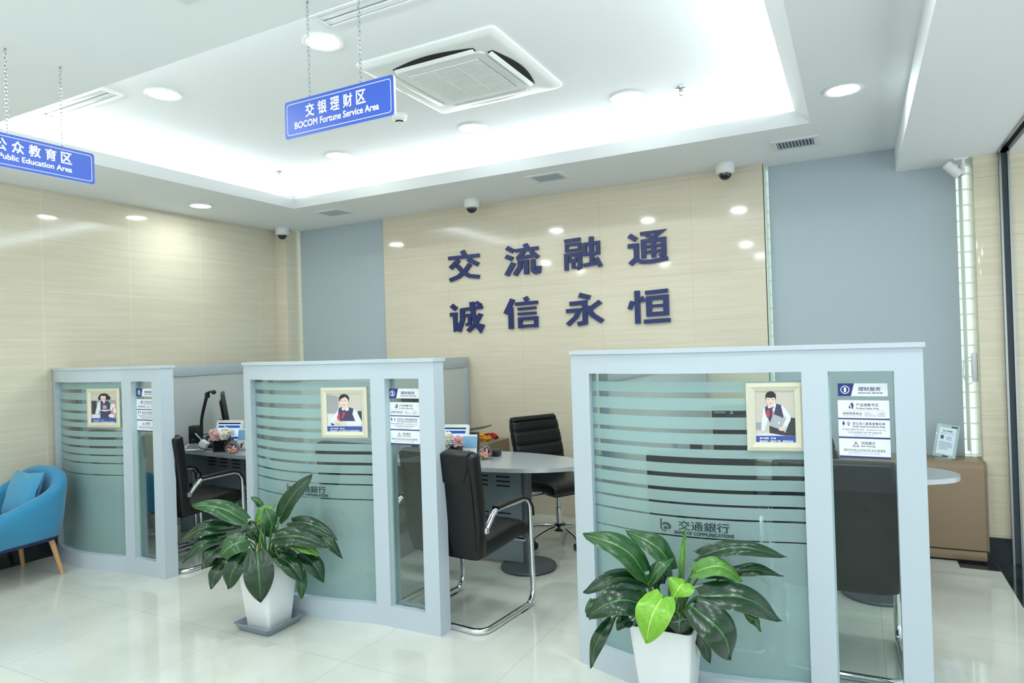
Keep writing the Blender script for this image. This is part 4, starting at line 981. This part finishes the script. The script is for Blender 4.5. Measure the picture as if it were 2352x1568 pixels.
# ------------------------------------------------------------------ things on the desks
DZ = 0.752
def monitor(label, loc, rz, tilt, back_text=None, hz=0.30):
    t = thing('computer_monitor', label, 'monitor', loc, rz)
    b = MB(); b.lathe([(0.11, 0.0), (0.11, 0.008), (0.03, 0.014), (0.025, 0.02)], 28, sy=0.8); b.make('stand_base', 'black_plastic', t)
    b = MB(); b.tube([(0, 0.03, 0.012), (0, 0.045, 0.12), (0, 0.035, 0.18), (0, 0.025, 0.21)], [0.032, 0.026, 0.022, 0.03], 12, sq=0.6); b.make('stand_neck', 'black_plastic', t, angle=60)
    R = Matrix.Translation((0, 0, hz)) @ Matrix.Rotation(tilt, 4, 'X')
    b = MB(); b.T = R; b.box(-0.255, 0.255, -0.018, 0.018, -0.155, 0.165, bev=0.006); b.box(-0.16, 0.16, 0.016, 0.040, -0.12, 0.10, bev=0.012); sc = b.make('housing', 'black_plastic', t)
    b = MB(); b.T = R; b.box(-0.243, 0.243, -0.0192, -0.018, -0.138, 0.152); b.make('screen', mat('unlit_screen', (14, 17, 22), 0.1), t)
    if back_text:
        b = MB(); b.T = R @ Matrix.Translation((0, 0.0186, 0)) @ Matrix.Rotation(PI, 4, 'Z')
        b.text(back_text, -0.238, -0.165, 0.106, 0.124, -0.0003, 0, 0.03); b.flat([(-0.140, 0.104), (-0.116, 0.104), (-0.128, 0.128)], -0.0003); b.make('maker_mark', 'p_silver', sc, angle=0)
monitor('black computer monitor seen edge-on behind the white tablet', (-5.25, 4.27, DZ), math.radians(141), math.radians(-8))
monitor('black computer monitor mostly hidden behind the notice with the number 2 plaque', (-3.13, 4.36, DZ), math.radians(150), math.radians(-8))
monitor('black computer monitor seen from behind through the striped glass of the right partition', (-0.62, 4.56, DZ), math.radians(180), math.radians(-6), 'Lenovo', 0.225)

def tablet(label, loc, rz):
    t = thing('tablet_display', label, 'tablet', loc, rz, 'white upright tablets')
    R = Matrix.Translation((0, 0, 0.145)) @ Matrix.Rotation(math.radians(-14), 4, 'X')
    b = MB(); b.T = R; b.prism(rounded(-0.135, 0.135, -0.10, 0.10, 0.014), -0.007, 0.007, 'xz'); b.make('body', 'plastic', t)
    b = MB(); b.T = R; b.box(-0.112, 0.112, -0.0078, -0.007, -0.072, 0.076); s = b.make('screen', 'screen', t)
    b = MB(); b.T = R; b.box(-0.112, 0.112, -0.0084, -0.0079, 0.064, 0.076); b.make('status_bar', 'slot', s)
    b = MB(); b.T = R; b.box(-0.045, 0.108, -0.0084, -0.0079, 0.032, 0.054); b.box(-0.045, 0.108, -0.0084, -0.0079, -0.064, -0.042); b.make('menu_bar', 'screen_dark', s)
    b = MB(); b.T = R; b.box(-0.108, -0.052, -0.0084, -0.0079, 0.034, 0.052); b.box(-0.108, -0.052, -0.0084, -0.0079, -0.062, -0.044); b.make('menu_button', 'p_blue', s)
    b = MB(); b.tube([(0, 0.03, 0.12), (0, 0.07, 0.01)], 0.010, 8); b.lathe([(0.07, 0.0), (0.07, 0.008), (0.02, 0.012)], 20, 0, (0, 0.05, 0)); b.make('stand', 'black_plastic', t)
    return t
TB = tablet('white upright tablet with a blue page behind the pink and white carnations', (-4.88, 4.0, DZ), math.radians(12))
copy_tree(TB, (-2.70, 4.18, DZ), math.radians(12), 'white upright tablet mostly hidden by the right edge of the middle partition')

def flower_box(label, loc, rz, heads):
    t = thing('flower_box', label, 'flower box', loc, rz, 'carnations in black boxes')
    b = MB(); w = 0.06; h = 0.105
    b.box(-w, w, -w, w, 0, 0.004)
    for a0, a1, c0, c1 in ((-w, w, -w, -w + 0.005), (-w, w, w - 0.005, w), (-w, -w + 0.005, -w, w), (w - 0.005, w, -w, w)): b.box(a0, a1, c0, c1, 0, h)
    bx = b.make('box', 'black', t)
    b = MB()
    for x0, z0, x1, z1 in ((-w + 0.006, 0.006, w - 0.006, 0.006), (-w + 0.006, h - 0.006, w - 0.006, h - 0.006), (-w + 0.006, 0.006, -w + 0.006, h - 0.006), (w - 0.006, 0.006, w - 0.006, h - 0.006)):
        b.box(min(x0, x1) - 0.0006, max(x0, x1) + 0.0006, -w - 0.0008, -w, min(z0, z1) - 0.0006, max(z0, z1) + 0.0006)
    b.make('stitching', 'p_silver', bx)
    b = MB(); random.seed(5)
    for k in range(16):
        a = random.random() * 6.28; r = random.random() * 0.045
        x, y = r * math.cos(a), r * math.sin(a); l = 0.03 + 0.03 * random.random(); dx, dy = 0.03 * math.cos(a), 0.03 * math.sin(a)
        b.add([(x - 0.006, y, h - 0.015), (x + 0.006, y, h - 0.015), (x + dx + 0.008, y + dy, h + l * 0.6), (x + dx * 1.4, y + dy * 1.4, h + l)], [(0, 1, 2), (0, 2, 3)])
    b.make('greenery', 'foliage', t)
    for x, y, z, r, m in heads:
        b = MB(); random.seed(int(1000 * (x + 2 * y + z)))
        for k in range(42):
            th = math.acos(1 - 1.7 * (k + 0.5) / 42); ph = k * 2.39996; d = V((math.sin(th) * math.cos(ph), math.sin(th) * math.sin(ph), math.cos(th)))
            s1 = V((-math.sin(ph), math.cos(ph), 0)); s2 = d.cross(s1); c = V((x, y, z)); L = r * (0.9 + 0.2 * random.random()); ww = r * 0.40
            tip = c + d * L
            b.add([c + d * r * 0.25, tip - s1 * ww + s2 * 0.10 * r, tip - s1 * ww * 0.4 + d * r * 0.14, tip + s2 * 0.12 * r, tip + s1 * ww * 0.4 + d * r * 0.12, tip + s1 * ww - s2 * 0.1 * r], [(0, 1, 2), (0, 2, 3), (0, 3, 4), (0, 4, 5)])
        b.make('blossom', m, t, angle=0)
HEADS = ((-0.072, -0.02, 0.150, 0.040, 'petal_pink'), (-0.005, 0.035, 0.160, 0.036, 'petal_white'), (-0.030, -0.045, 0.128, 0.041, 'petal_pink'), (0.040, -0.035, 0.132, 0.040, 'petal_white'), (0.055, 0.03, 0.150, 0.034, 'petal_white'))
flower_box('black stitched box of pink and white carnations on the monitor desk', (-4.79, 3.865, DZ), math.radians(16), HEADS)
flower_box('pink and white carnations showing above the headrest of the fully visible visitor chair', (-2.60, 4.02, DZ), math.radians(10), ((-0.01, -0.03, 0.168, 0.046, 'petal_white'), (0.062, -0.02, 0.148, 0.044, 'petal_pink'), (-0.03, -0.05, 0.122, 0.04, 'petal_white'), (-0.075, 0.0, 0.145, 0.04, 'petal_pink'), (0.02, 0.05, 0.15, 0.036, 'petal_white')))

def leaflet(label, loc, rz):
    t = thing('leaflet_stand', label, 'leaflet', loc, rz, 'upright leaflets')
    R = Matrix.Rotation(math.radians(-10), 4, 'X')
    b = MB(); b.T = R; b.box(-0.058, 0.058, -0.002, 0.002, 0.012, 0.185, 0); b.make('printed_card', 'board', t)
    b = MB(); b.T = R; b.box(-0.056, 0.056, -0.0026, -0.002, 0.085, 0.170); b.make('sky_picture', 'sky_print', t)
    b = MB(); b.T = R
    polys(b, [(0, ell(20, 60, 16, 14, 12)), (1, ell(30, 50, 12, 16, 12)), (0, ell(14, 80, 10, 10, 10))], 0.05, 0.09, 0, 0, 50, 100, -0.03, 0.012, -0.0028); b.make('flower_picture', ['p_dark', 'wood'], t, angle=0)
    b = MB(); b.box(-0.06, 0.06, -0.02, 0.05, 0, 0.004); b.box(-0.06, 0.06, -0.012, -0.010, 0.0, 0.03); b.make('acrylic_base', 'jar', t)
    return t
LF = leaflet('upright leaflet with a sky picture beside the monitor desk carnations', (-4.665, 3.955, DZ), math.radians(12))
copy_tree(LF, (-2.52, 4.12, DZ), math.radians(8), 'upright leaflet with a sky picture beside the middle desk carnations')

def candy_jar(label, loc):
    t = thing('candy_jar', label, 'candy jar', loc, 0, 'round glass candy jars')
    b = MB(); b.lathe([(0.028, 0.0), (0.046, 0.010), (0.056, 0.035), (0.054, 0.060), (0.040, 0.082), (0.026, 0.090)], 28); b.make('bowl', 'jar', t, angle=60)
    b = MB(); b.lathe([(0.034, 0.088), (0.030, 0.098), (0.014, 0.106), (0.006, 0.110), (0.012, 0.120), (0.012, 0.128), (0.004, 0.134)], 24); b.make('lid', 'jar', t, angle=60)
    random.seed(9); b = MB()
    for k in range(34):
        a = random.random() * 6.28; z = 0.014 + 0.046 * random.random(); r = 0.042 * math.sqrt(random.random()) * (0.75 if z < 0.02 else 1)
        b.ball((r * math.cos(a), r * math.sin(a), z), 0.0085, k % 3, 7, 5)
    o = b.make('sweets', ['candy_red', 'candy_yellow', 'candy_pink'], t, angle=60); o['kind'] = 'stuff'
    return t
CJ = candy_jar('round lidded glass jar of coloured sweets beside the black flower box', (-4.60, 3.80, DZ))
copy_tree(CJ, (-2.43, 4.20, DZ), 0, 'round lidded glass jar of sweets behind the fully visible visitor chair')

t = thing('document_scanner', 'black curved-arm document scanner standing beside the monitor', 'scanner', (-5.275, 3.98, DZ), math.radians(0))
b = MB(); b.box(-0.075, 0.075, -0.05, 0.05, 0, 0.022, bev=0.008); b.make('base', 'black_plastic', t)
b = MB(); b.tube(smooth_path([(0.02, 0.03, 0.01), (0.025, 0.03, 0.12), (0.03, 0.03, 0.24), (0.07, 0.03, 0.36), (0.115, 0.03, 0.475)], 5), 0.0135, 10); b.make('arm', 'black_plastic', t, angle=60)
b = MB(); b.tube([(0.10, 0.03, 0.470), (0.145, 0.03, 0.490), (0.20, 0.02, 0.492)], [0.014, 0.010, 0.010], 10); b.ball((0.212, 0.02, 0.488), 0.021); b.box(0.10, 0.128, 0.012, 0.048, 0.435, 0.482, bev=0.005); b.make('camera_head', 'black_plastic', t, angle=60)
t = thing('desktop_speaker', 'black box speaker at the left end of the monitor desk', 'speaker', (-5.42, 4.08, DZ), math.radians(35))
b = MB(); b.box(-0.05, 0.05, -0.05, 0.05, 0, 0.175, bev=0.008); b.make('cabinet', 'black_plastic', t)
b = MB(); b.box(-0.025, 0.0, -0.0512, -0.05, 0.05, 0.053); b.make('badge', 'p_silver', t)
t = thing('desk_telephone', 'black desk telephone between the scanner and the flower box', 'telephone', (-5.07, 4.02, DZ), math.radians(15))
b = MB(); b.prism([(-0.07, 0.0), (0.08, 0.0), (0.08, 0.07), (-0.07, 0.03)], -0.08, 0.08, 'yz'); b.make('body', 'black_plastic', t)
b = MB(); b.tube(smooth_path([(-0.075, -0.05, 0.065), (-0.075, -0.03, 0.085), (-0.075, 0.05, 0.115), (-0.075, 0.08, 0.105)], 4), [0.02] * 3 + [0.014] * 8 + [0.02] * 2, 10); b.make('handset', 'black_plastic', t, angle=60)
b = MB(); b.tube(smooth_path([(-0.075, -0.06, 0.05), (-0.13, -0.02, 0.10), (-0.09, 0.07, 0.12), (0.0, 0.10, 0.13)], 6), 0.004, 6); b.make('cord', 'rubber', t, angle=60)
t = thing('signature_pad', 'white signature pad with a grey screen and pen on the monitor desk', 'signature pad', (-5.07, 3.81, DZ), math.radians(25))
R = Matrix.Translation((0, 0, 0.03)) @ Matrix.Rotation(math.radians(22), 4, 'X')
b = MB(); b.T = R; b.box(-0.09, 0.09, -0.055, 0.055, -0.008, 0.006, bev=0.006); b.make('body', 'plastic', t)
b = MB(); b.T = R; b.box(-0.078, 0.03, -0.042, 0.046, 0.0062, 0.0072); b.make('screen', mat('pad_screen', (96, 102, 106), 0.2), t)
b = MB(); b.box(-0.07, 0.07, -0.02, 0.045, 0, 0.026, bev=0.004); b.make('wedge', 'plastic', t)
b = MB(); b.T = Matrix.Translation((0.07, -0.01, 0.045)) @ Matrix.Rotation(math.radians(35), 4, 'Y'); b.box(-0.035, 0.035, -0.03, 0.03, -0.03, 0.045, bev=0.012); b.make('card_reader', 'plastic', t)
b = MB(); b.tube([(0.085, 0.0, 0.055), (-0.01, 0.02, 0.145)], [0.004, 0.005], 8); b.make('pen', 'frame', t)
b = MB(); b.tube(smooth_path([(0.06, 0.03, 0.10), (0.03, -0.02, 0.07), (0.06, -0.045, 0.03), (0.12, -0.03, 0.012), (0.17, 0.0, 0.006)], 5), 0.003, 6); b.make('cord', 'rubber', t, angle=60)
t = thing('pen_stand', 'small clear acrylic pen stand at the desk edge before the signature pad', 'pen stand', (-4.945, 3.75, DZ), 0)
b = MB(); b.box(-0.035, 0.035, -0.02, 0.02, 0, 0.003); b.box(-0.03, -0.027, -0.018, 0.018, 0, 0.035); b.box(0.027, 0.03, -0.018, 0.018, 0, 0.05); b.box(-0.03, 0.03, -0.001, 0.001, 0.02, 0.024); b.make('acrylic_body', 'jar', t)

t = thing('black_tray', 'thin black folder lying open behind the leaflet on the middle desk', 'folder', (-2.74, 4.42, DZ), math.radians(10))
b = MB(); b.T = Matrix.Translation((0, 0, 0.17)) @ Matrix.Rotation(math.radians(-9), 4, 'Y'); b.box(-0.12, 0.20, -0.08, 0.09, -0.003, 0.003); b.make('cover', 'black_plastic', t)
b = MB(); b.box(-0.10, 0.10, -0.07, 0.08, 0.0, 0.15, bev=0.01); b.make('box_body', 'black_plastic', t)
t = thing('card_reader', 'small black card reader behind the top right corner of the fully visible visitor chair', 'card reader', (-2.44, 4.33, DZ), 0.2)
b = MB(); b.box(-0.06, 0.06, -0.04, 0.04, 0, 0.05, bev=0.012); b.make('body', 'black_plastic', t)
b = MB(); b.box(-0.045, 0.045, -0.0408, -0.04, 0.028, 0.034); b.make('card_slot', 'slot', t)
t = thing('desktop_speaker', 'black box speaker left of the monitor behind the right striped glass', 'speaker', (-0.965, 4.45, DZ), 0)
b = MB(); b.box(-0.035, 0.035, -0.04, 0.04, 0, 0.16, bev=0.006); b.make('cabinet', 'black_plastic', t)
b = MB(); b.box(-0.015, 0.015, -0.0412, -0.04, 0.02, 0.024); b.make('badge', 'p_silver', t)

# ------------------------------------------------------------------ right-hand details
t = thing('certificate_stand', 'tilted glass-framed certificate standing on the far right brown cabinet', 'certificate', (0.505, 5.50, 0.6855), math.radians(-6))
R = Matrix.Rotation(math.radians(-16), 4, 'X') @ Matrix.Rotation(math.radians(9), 4, 'Y')
b = MB(); b.T = R; b.box(-0.068, 0.068, -0.004, 0.004, 0.012, 0.245, bev=0.002); b.make('glass_plate', mat('certificate_glass', (176, 196, 192), 0.08), t)
b = MB(); b.T = R; b.box(-0.050, 0.050, -0.0052, -0.0042, 0.034, 0.222); c = b.make('certificate_sheet', mat('certificate_paper', (218, 234, 246), 0.4), t)
b = MB(); b.T = R
b.text('员工示范岗', -0.028, 0.028, 0.193, 0.204, -0.0056, 0, 0.03); b.text('交通银行理财服务从业人员资格公示', -0.042, 0.042, 0.178, 0.184, -0.0056)
for k, wd in enumerate((0.07, 0.082, 0.078, 0.08, 0.06, 0.05)): b.box(-0.040, -0.040 + wd, -0.0057, -0.0053, 0.118 - 0.010 * k, 0.1205 - 0.010 * k)
for k in range(3): b.box(-0.002, 0.030, -0.0057, -0.0053, 0.158 - 0.010 * k, 0.1605 - 0.010 * k)
b.make('lettering', 'p_dark', c, angle=0)
b = MB(); b.T = R; b.box(-0.036, -0.018, -0.0058, -0.0053, 0.140, 0.166); b.make('id_photo', 'p_vest', c)
b = MB(); b.T = R; b.box(0.02, 0.056, -0.0062, -0.0042, 0.226, 0.236); b.box(-0.010, 0.022, -0.0062, -0.0042, 0.016, 0.026); b.make('clip', 'black_plastic', t)
b = MB(); b.tube([(0, 0.06, 0.16), (0, 0.10, 0.002)], 0.004, 6); b.box(-0.05, 0.05, -0.012, 0.02, 0, 0.012); b.make('easel', 'steel', t)

t = thing('wall_intercom', 'white slim handset with a looped cable on the right column side', 'intercom', (0.735, 5.63, 1.22))
b = MB(); b.box(-0.030, 0.0, -0.03, 0.03, 0, 0.20, bev=0.010); b.make('handset', 'plastic', t)
b = MB(); b.box(-0.0315, -0.030, -0.012, 0.012, 0.05, 0.15); b.make('button_strip', 'frame_grey', t)
b = MB(); b.tube(smooth_path([(-0.012, 0, 0.01), (-0.05, 0.02, -0.02), (-0.075, 0.03, 0.03), (-0.07, 0.03, 0.14), (-0.012, 0.01, 0.18)], 6), 0.0035, 6); b.make('cable', 'plastic', t, angle=60)

# ------------------------------------------------------------------ potted philodendrons
CAMP = V((0, 0, 1.57))
def leaf_blade(t, base, tip, w, tone, arch, n=14, m=10):
    """One leaf: a heart-shaped folded blade on a stalk from the pot centre. Coordinates local to the pot."""
    B, T = V(base), V(tip); ax = (T - B); L = ax.length; ax.normalize()
    toc = (CAMP - (t.location + (B + T) / 2)).normalized()
    nrm = (toc * 0.75 + V((0, 0, 0.65)))
    nrm = (nrm - ax * nrm.dot(ax)).normalized(); acr = ax.cross(nrm).normalized()
    vs, fs, uvs = [], [], []
    for i in range(n + 1):
        f = i / n
        prof = (0.50 + 2.9 * f) if f < 0.14 else 1.0 - 0.10 * ((0.36 - f) / 0.22) ** 2 if f < 0.36 else max(0.0, math.cos((f - 0.36) / 0.64 * PI / 2)) ** 0.80
        prof = min(prof, 1.0)
        c = B + ax * (L * f) + nrm * (arch * math.sin(PI * min(1, f * 1.05)) - 0.35 * arch * f * f)
        for j in range(m + 1):
            u = -1 + 2 * j / m; au = abs(u)
            back = -0.10 * L * max(0, 1 - f * 5.0) * au            # lobes sweep back past the stalk
            lift = w * 0.16 * (au - 0.35 * au * au) + 0.006 * math.sin(9 * f + 2.2 * u + 20 * base[0]) * au
            p = c + acr * (u * prof * w / 2) + nrm * (lift - 0.10 * w * au ** 3) + ax * back
            vs.append(p); uvs.append((j / m, f))
    for i in range(n):
        for j in range(m):
            a = i * (m + 1) + j; fs.append((a, a + 1, a + m + 2, a + m + 1))
    b = MB(); b.keep = True; b.add(vs, fs, 0, True, uvs)
    o = b.make('leaf', LEAF[tone], t, angle=0)
    for p in o.data.polygons: p.use_smooth = True
    return o
def plant(name, label, loc, leaves, spike, saucer):
    t = thing(name, label, 'plant', loc, 0, 'potted philodendrons')
    b = MB(); n = 4
    def sq(r, z, k=0.022): return [(p[0], p[1], z) for p in rounded(-r, r, -r, r, k, 4)]
    rings = [sq(0.086, 0.012, 0.012), sq(0.090, 0.018), sq(0.128, 0.405), sq(0.129, 0.412), sq(0.124, 0.412), sq(0.120, 0.37)]
    vs = sum(rings, []); k = len(rings[0]); fs = [tuple(range(k - 1, -1, -1))]
    for i in range(len(rings) - 1): fs += [(i * k + q, i * k + (q + 1) % k, (i + 1) * k + (q + 1) % k, (i + 1) * k + q) for q in range(k)]
    b.add(vs, fs, 0, True); b.make('pot', 'pot', t, angle=50)
    b = MB(); b.prism(rounded(-0.119, 0.119, -0.119, 0.119, 0.02), 0.36, 0.385, 'xy'); b.make('soil', 'soil', t)
    b = MB()
    rings = [sq(0.115, 0.0), sq(0.120, 0.003), sq(0.138, 0.040), sq(0.143, 0.042), sq(0.143, 0.046), sq(0.136, 0.046), sq(0.116, 0.012)]
    vs = sum(rings, []); fs = [tuple(range(k - 1, -1, -1)), tuple((len(rings) - 1) * k + q for q in range(k))]
    for i in range(len(rings) - 1): fs += [(i * k + q, i * k + (q + 1) % k, (i + 1) * k + (q + 1) % k, (i + 1) * k + q) for q in range(k)]
    b.add(vs, fs, 0, True); b.make('saucer', 'saucer', t, angle=40)
    random.seed(11)
    for base, tip, w, tone, arch, _ in leaves:
        lf = leaf_blade(t, base, tip, w, tone, arch)
        B = V(base); r0 = V((0.25 * B.x, 0.25 * B.y, 0.38)); d = (V(tip) - B).normalized()
        r0.x = max(-0.07, min(0.07, r0.x)); r0.y = max(-0.07, min(0.07, r0.y))
        mid = (r0 + B) / 2 + V((0, 0, 0.03 + 0.2 * max(0, 0.55 - B.z)))
        bs = MB(); pts = smooth_path([r0, mid, B - d * 0.004, B + d * 0.05], 5)
        bs.tube(pts, [0.0062 - 0.0032 * i / (len(pts) - 1) for i in range(len(pts))], 7); bs.make('stalk', 'stalk', lf, angle=60)
    for p0, p1, m_ in spike:
        b = MB(); a, c = V(p0), V(p1); b.tube([a, a.lerp(c, 0.4), a.lerp(c, 0.75), c], [0.007, 0.0085, 0.006, 0.001], 8); b.make('rolled_shoot', m_, t, angle=60)
    return t
LEAVES_B=[
 ([-0.1,-0.076,0.612],[-0.336,-0.233,0.728],0.121,1,0.05,0),
 ([-0.178,-0.093,0.574],[-0.422,-0.276,0.512],0.096,0,0.06,0),
 ([-0.194,-0.135,0.525],[-0.377,-0.286,0.401],0.083,0,0.05,0),
 ([-0.193,-0.168,0.471],[-0.258,-0.246,0.366],0.082,0,0.04,0),
 ([-0.184,-0.14,0.394],[-0.274,-0.209,0.36],0.045,0,0.02,0),
 ([-0.179,-0.16,0.381],[-0.216,-0.223,0.25],0.076,0,0.04,0),
 ([-0.021,-0.146,0.453],[-0.063,-0.234,0.276],0.118,0,0.05,0),
 ([0.076,-0.141,0.468],[0.116,-0.163,0.202],0.161,0,0.05,0),
 ([-0.013,-0.142,0.524],[-0.094,-0.252,0.464],0.133,1,0.03,0),
 ([0.096,0.015,0.63],[0.283,0.076,0.876],0.115,0,0.03,0),
 ([0.063,-0.024,0.587],[0.031,-0.042,0.689],0.089,1,0.02,0),
 ([-0.032,-0.04,0.606],[0.041,0.02,0.695],0.084,2,0.02,0),
 ([-0.041,-0.0,0.686],[-0.092,-0.027,0.741],0.045,1,0.01,0),
 ([0.124,-0.049,0.529],[0.394,0.069,0.485],0.125,0,0.05,0),
 ([0.117,0.082,0.583],[0.41,0.134,0.507],0.096,0,0.05,0),
 ([0.238,0.089,0.529],[0.448,0.132,0.407],0.083,0,0.05,0),
 ([0.225,-0.019,0.5],[0.362,0.042,0.431],0.069,2,0.02,0),
 ([0.151,-0.057,0.428],[0.298,-0.024,0.3],0.112,0,0.04,0),
 ([0.21,0.053,0.422],[0.338,0.098,0.262],0.108,0,0.04,0),
 ([0.175,0.092,0.303],[0.179,0.073,0.147],0.058,1,0.03,0),
 ([0.071,-0.031,0.442],[0.212,0.02,0.431],0.063,0,0.02,0),
 ([-0.127,-0.033,0.576],[-0.037,-0.02,0.478],0.097,0,0.03,0),
 ([-0.018,0.047,0.514],[-0.082,0.024,0.592],0.085,1,0.02,0),
]
LEAVES_A=[
 ([-0.074,-0.073,0.617],[-0.268,-0.209,0.802],0.133,1,0.06,0),
 ([0.009,0.049,0.601],[-0.144,-0.043,0.782],0.114,1,0.06,0),
 ([-0.073,-0.073,0.575],[-0.283,-0.216,0.567],0.095,0,0.06,0),
 ([-0.057,-0.165,0.52],[-0.242,-0.295,0.506],0.137,0,0.06,0),
 ([0.039,-0.184,0.572],[-0.014,-0.278,0.421],0.139,3,0.06,0),
 ([0.097,-0.063,0.595],[0.062,-0.126,0.556],0.107,3,0.02,0),
 ([0.062,0.009,0.62],[0.08,0.039,0.788],0.025,2,0.01,0),
 ([0.118,0.004,0.618],[0.304,0.067,0.598],0.092,2,0.07,0),
 ([0.133,0.067,0.669],[0.463,0.115,0.7],0.079,0,0.06,0),
 ([0.226,0.116,0.589],[0.445,0.129,0.614],0.062,0,0.04,0),
 ([0.152,-0.057,0.547],[0.449,0.064,0.461],0.133,0,0.07,0),
 ([0.143,-0.129,0.522],[0.281,-0.101,0.335],0.154,0,0.07,0),
 ([0.094,-0.007,0.417],[0.17,0.022,0.248],0.066,0,0.03,0),
 ([0.083,-0.126,0.482],[0.088,-0.157,0.427],0.089,0,0.02,0),
 ([-0.179,-0.183,0.446],[-0.258,-0.245,0.261],0.057,0,0.05,0),
 ([-0.107,-0.168,0.453],[-0.149,-0.212,0.429],0.065,0,0.02,0),
 ([-0.264,-0.16,0.506],[-0.278,-0.178,0.426],0.045,1,0.02,0),
 ([0.301,0.1,0.441],[0.36,0.097,0.382],0.039,1,0.02,0),
 ([-0.046,-0.081,0.579],[0.043,-0.013,0.681],0.049,1,0.03,0),
 ([-0.124,-0.088,0.551],[-0.053,-0.084,0.529],0.053,1,0.02,0),
 ([-0.058,0.025,0.622],[-0.01,0.028,0.546],0.091,0,0.03,0),
 ([0.138,0.071,0.592],[0.261,0.135,0.559],0.058,1,0.03,0),
 ([-0.063,-0.011,0.592],[-0.027,-0.015,0.535],0.063,0,0.02,0),
]
plant('potted_philodendron', 'large potted philodendron with lime leaves, lower right, its white pot cut by the bottom edge', (-0.74, 2.75, 0), LEAVES_A, [((0.055, -0.01, 0.40), (0.078, 0.03, 0.79), 'stalk')], True)
plant('potted_philodendron', 'potted philodendron in a white square pot on a grey saucer before the middle partition', (-3.06, 2.75, 0), LEAVES_B, [((0.02, -0.09, 0.39), (0.028, -0.06, 0.62), 'stalk'), ((0.018, -0.10, 0.40), (0.022, -0.09, 0.50), 'sheath')], True)

# ------------------------------------------------------------------ blue tub armchair
t = thing('tub_armchair', 'bright blue fabric tub armchair with wooden legs by the left wall', 'armchair', (-5.455, 2.55, 0), math.radians(3))
# local: faces -Y; the shell runs from the front of one arm round the back to the front of the other
plan = [(0.290, -0.27), (0.300, -0.12), (0.300, 0.05), (0.288, 0.17), (0.240, 0.240), (0.13, 0.265), (0.0, 0.270), (-0.13, 0.265), (-0.240, 0.240), (-0.288, 0.17), (-0.300, 0.05), (-0.300, -0.12), (-0.290, -0.27)]
hts = [0.505, 0.545, 0.60, 0.660, 0.725, 0.765, 0.775, 0.765, 0.725, 0.660, 0.60, 0.545, 0.505]
pp = smooth_path([(x, y, h) for (x, y), h in zip([(0.95 * a, c) for a, c in plan], hts)], 4)
vs, fs = [], []
sec = 14
for i, p in enumerate(pp):
    d = (pp[min(i + 1, len(pp) - 1)] - pp[max(i - 1, 0)]); d.z = 0; d.normalize()
    out = V((d.y, -d.x, 0)); h = p.z; th = 0.048; zb = 0.285; c = V((p.x, p.y, 0))
    backness = max(0.0, (h - 0.505) / 0.27); lean = 0.028 + 0.006 * backness
    loop = [(-th, zb), (-th, zb + 0.10), (-th, h - 0.10), (-th, h - 0.045), (-th * 0.86, h - 0.018), (-th * 0.45, h - 0.002), (0, h + 0.003), (th * 0.45, h - 0.002), (th * 0.86, h - 0.018), (th, h - 0.045), (th, h - 0.12), (th * 0.85, zb + 0.12), (th * 0.5, zb + 0.02), (th * 0.2, zb)]
    for o_, z in loop: vs.append(c + out * (o_ + lean * ((z - zb) / (h - zb)) - 0.03) + V((0, 0, z)))
n = len(pp)
for i in range(n - 1):
    for k in range(sec): fs.append((i * sec + k, i * sec + (k + 1) % sec, (i + 1) * sec + (k + 1) % sec, (i + 1) * sec + k))
fs += [tuple(range(sec)), tuple((n - 1) * sec + k for k in range(sec - 1, -1, -1))]
b = MB(); b.add(vs, fs, 0, True); b.make('shell', 'blue_fabric', t, angle=60)
b = MB(); b.slab([((0, y, z), (1, 0, 0), (0, 0, 1), w, h) for y, z, w, h in ((-0.30, 0.37, 0.23, 0.05), (-0.285, 0.365, 0.255, 0.075), (-0.1, 0.365, 0.26, 0.082), (0.1, 0.36, 0.255, 0.08), (0.22, 0.36, 0.18, 0.07))], 28, 0.35); b.make('seat', 'blue_fabric', t, angle=60)
b = MB(); b.prism(rounded(-0.27, 0.27, -0.25, 0.235, 0.12), 0.268, 0.288, 'xy'); b.make('underside', 'navy_cloth', t)
for x, y in ((0.20, -0.20), (-0.20, -0.20), (0.195, 0.185), (-0.195, 0.185)):
    b = MB(); b.tube([(x, y, 0.275), (x * 1.22, y * 1.28, 0.0)], [0.020, 0.0125], 14); b.make('leg', 'wood', t, angle=60)
# loose square cushion leaning on the back
t2 = thing('throw_cushion', 'square blue cushion leaning in the seat of the blue armchair', 'cushion', (-5.44, 2.60, 0.446), math.radians(4))
N = 14; vs = []; fs = []
for sgn in (1, -1):
    for i in range(N + 1):
        for j in range(N + 1):
            u, v = -1 + 2 * i / N, -1 + 2 * j / N
            pin = 1 - 0.10 * (1 - abs(u)) * abs(v) ** 2 * 0 ; th = 0.062 * ((1 - u ** 2) * (1 - v ** 2)) ** 0.38
            x = 0.165 * u * (1 - 0.09 * (1 - v * v)); z = 0.165 * v * (1 - 0.09 * (1 - u * u))
            vs.append((x, sgn * (th + 0.004 * math.sin(7 * u + 5 * v) * (1 - abs(u) * abs(v))), z + 0.165))
q = (N + 1) ** 2
for s in range(2):
    for i in range(N):
        for j in range(N):
            a = s * q + i * (N + 1) + j; f = (a, a + 1, a + N + 2, a + N + 1); fs.append(f if s == 0 else f[::-1])
b = MB(); b.T = Matrix.Rotation(math.radians(-20), 4, 'X'); b.add(vs, fs, 0, True); bmesh.ops.remove_doubles(b.bm, verts=b.bm.verts, dist=0.0006); b.make('cover', 'cushion', t2, angle=60)
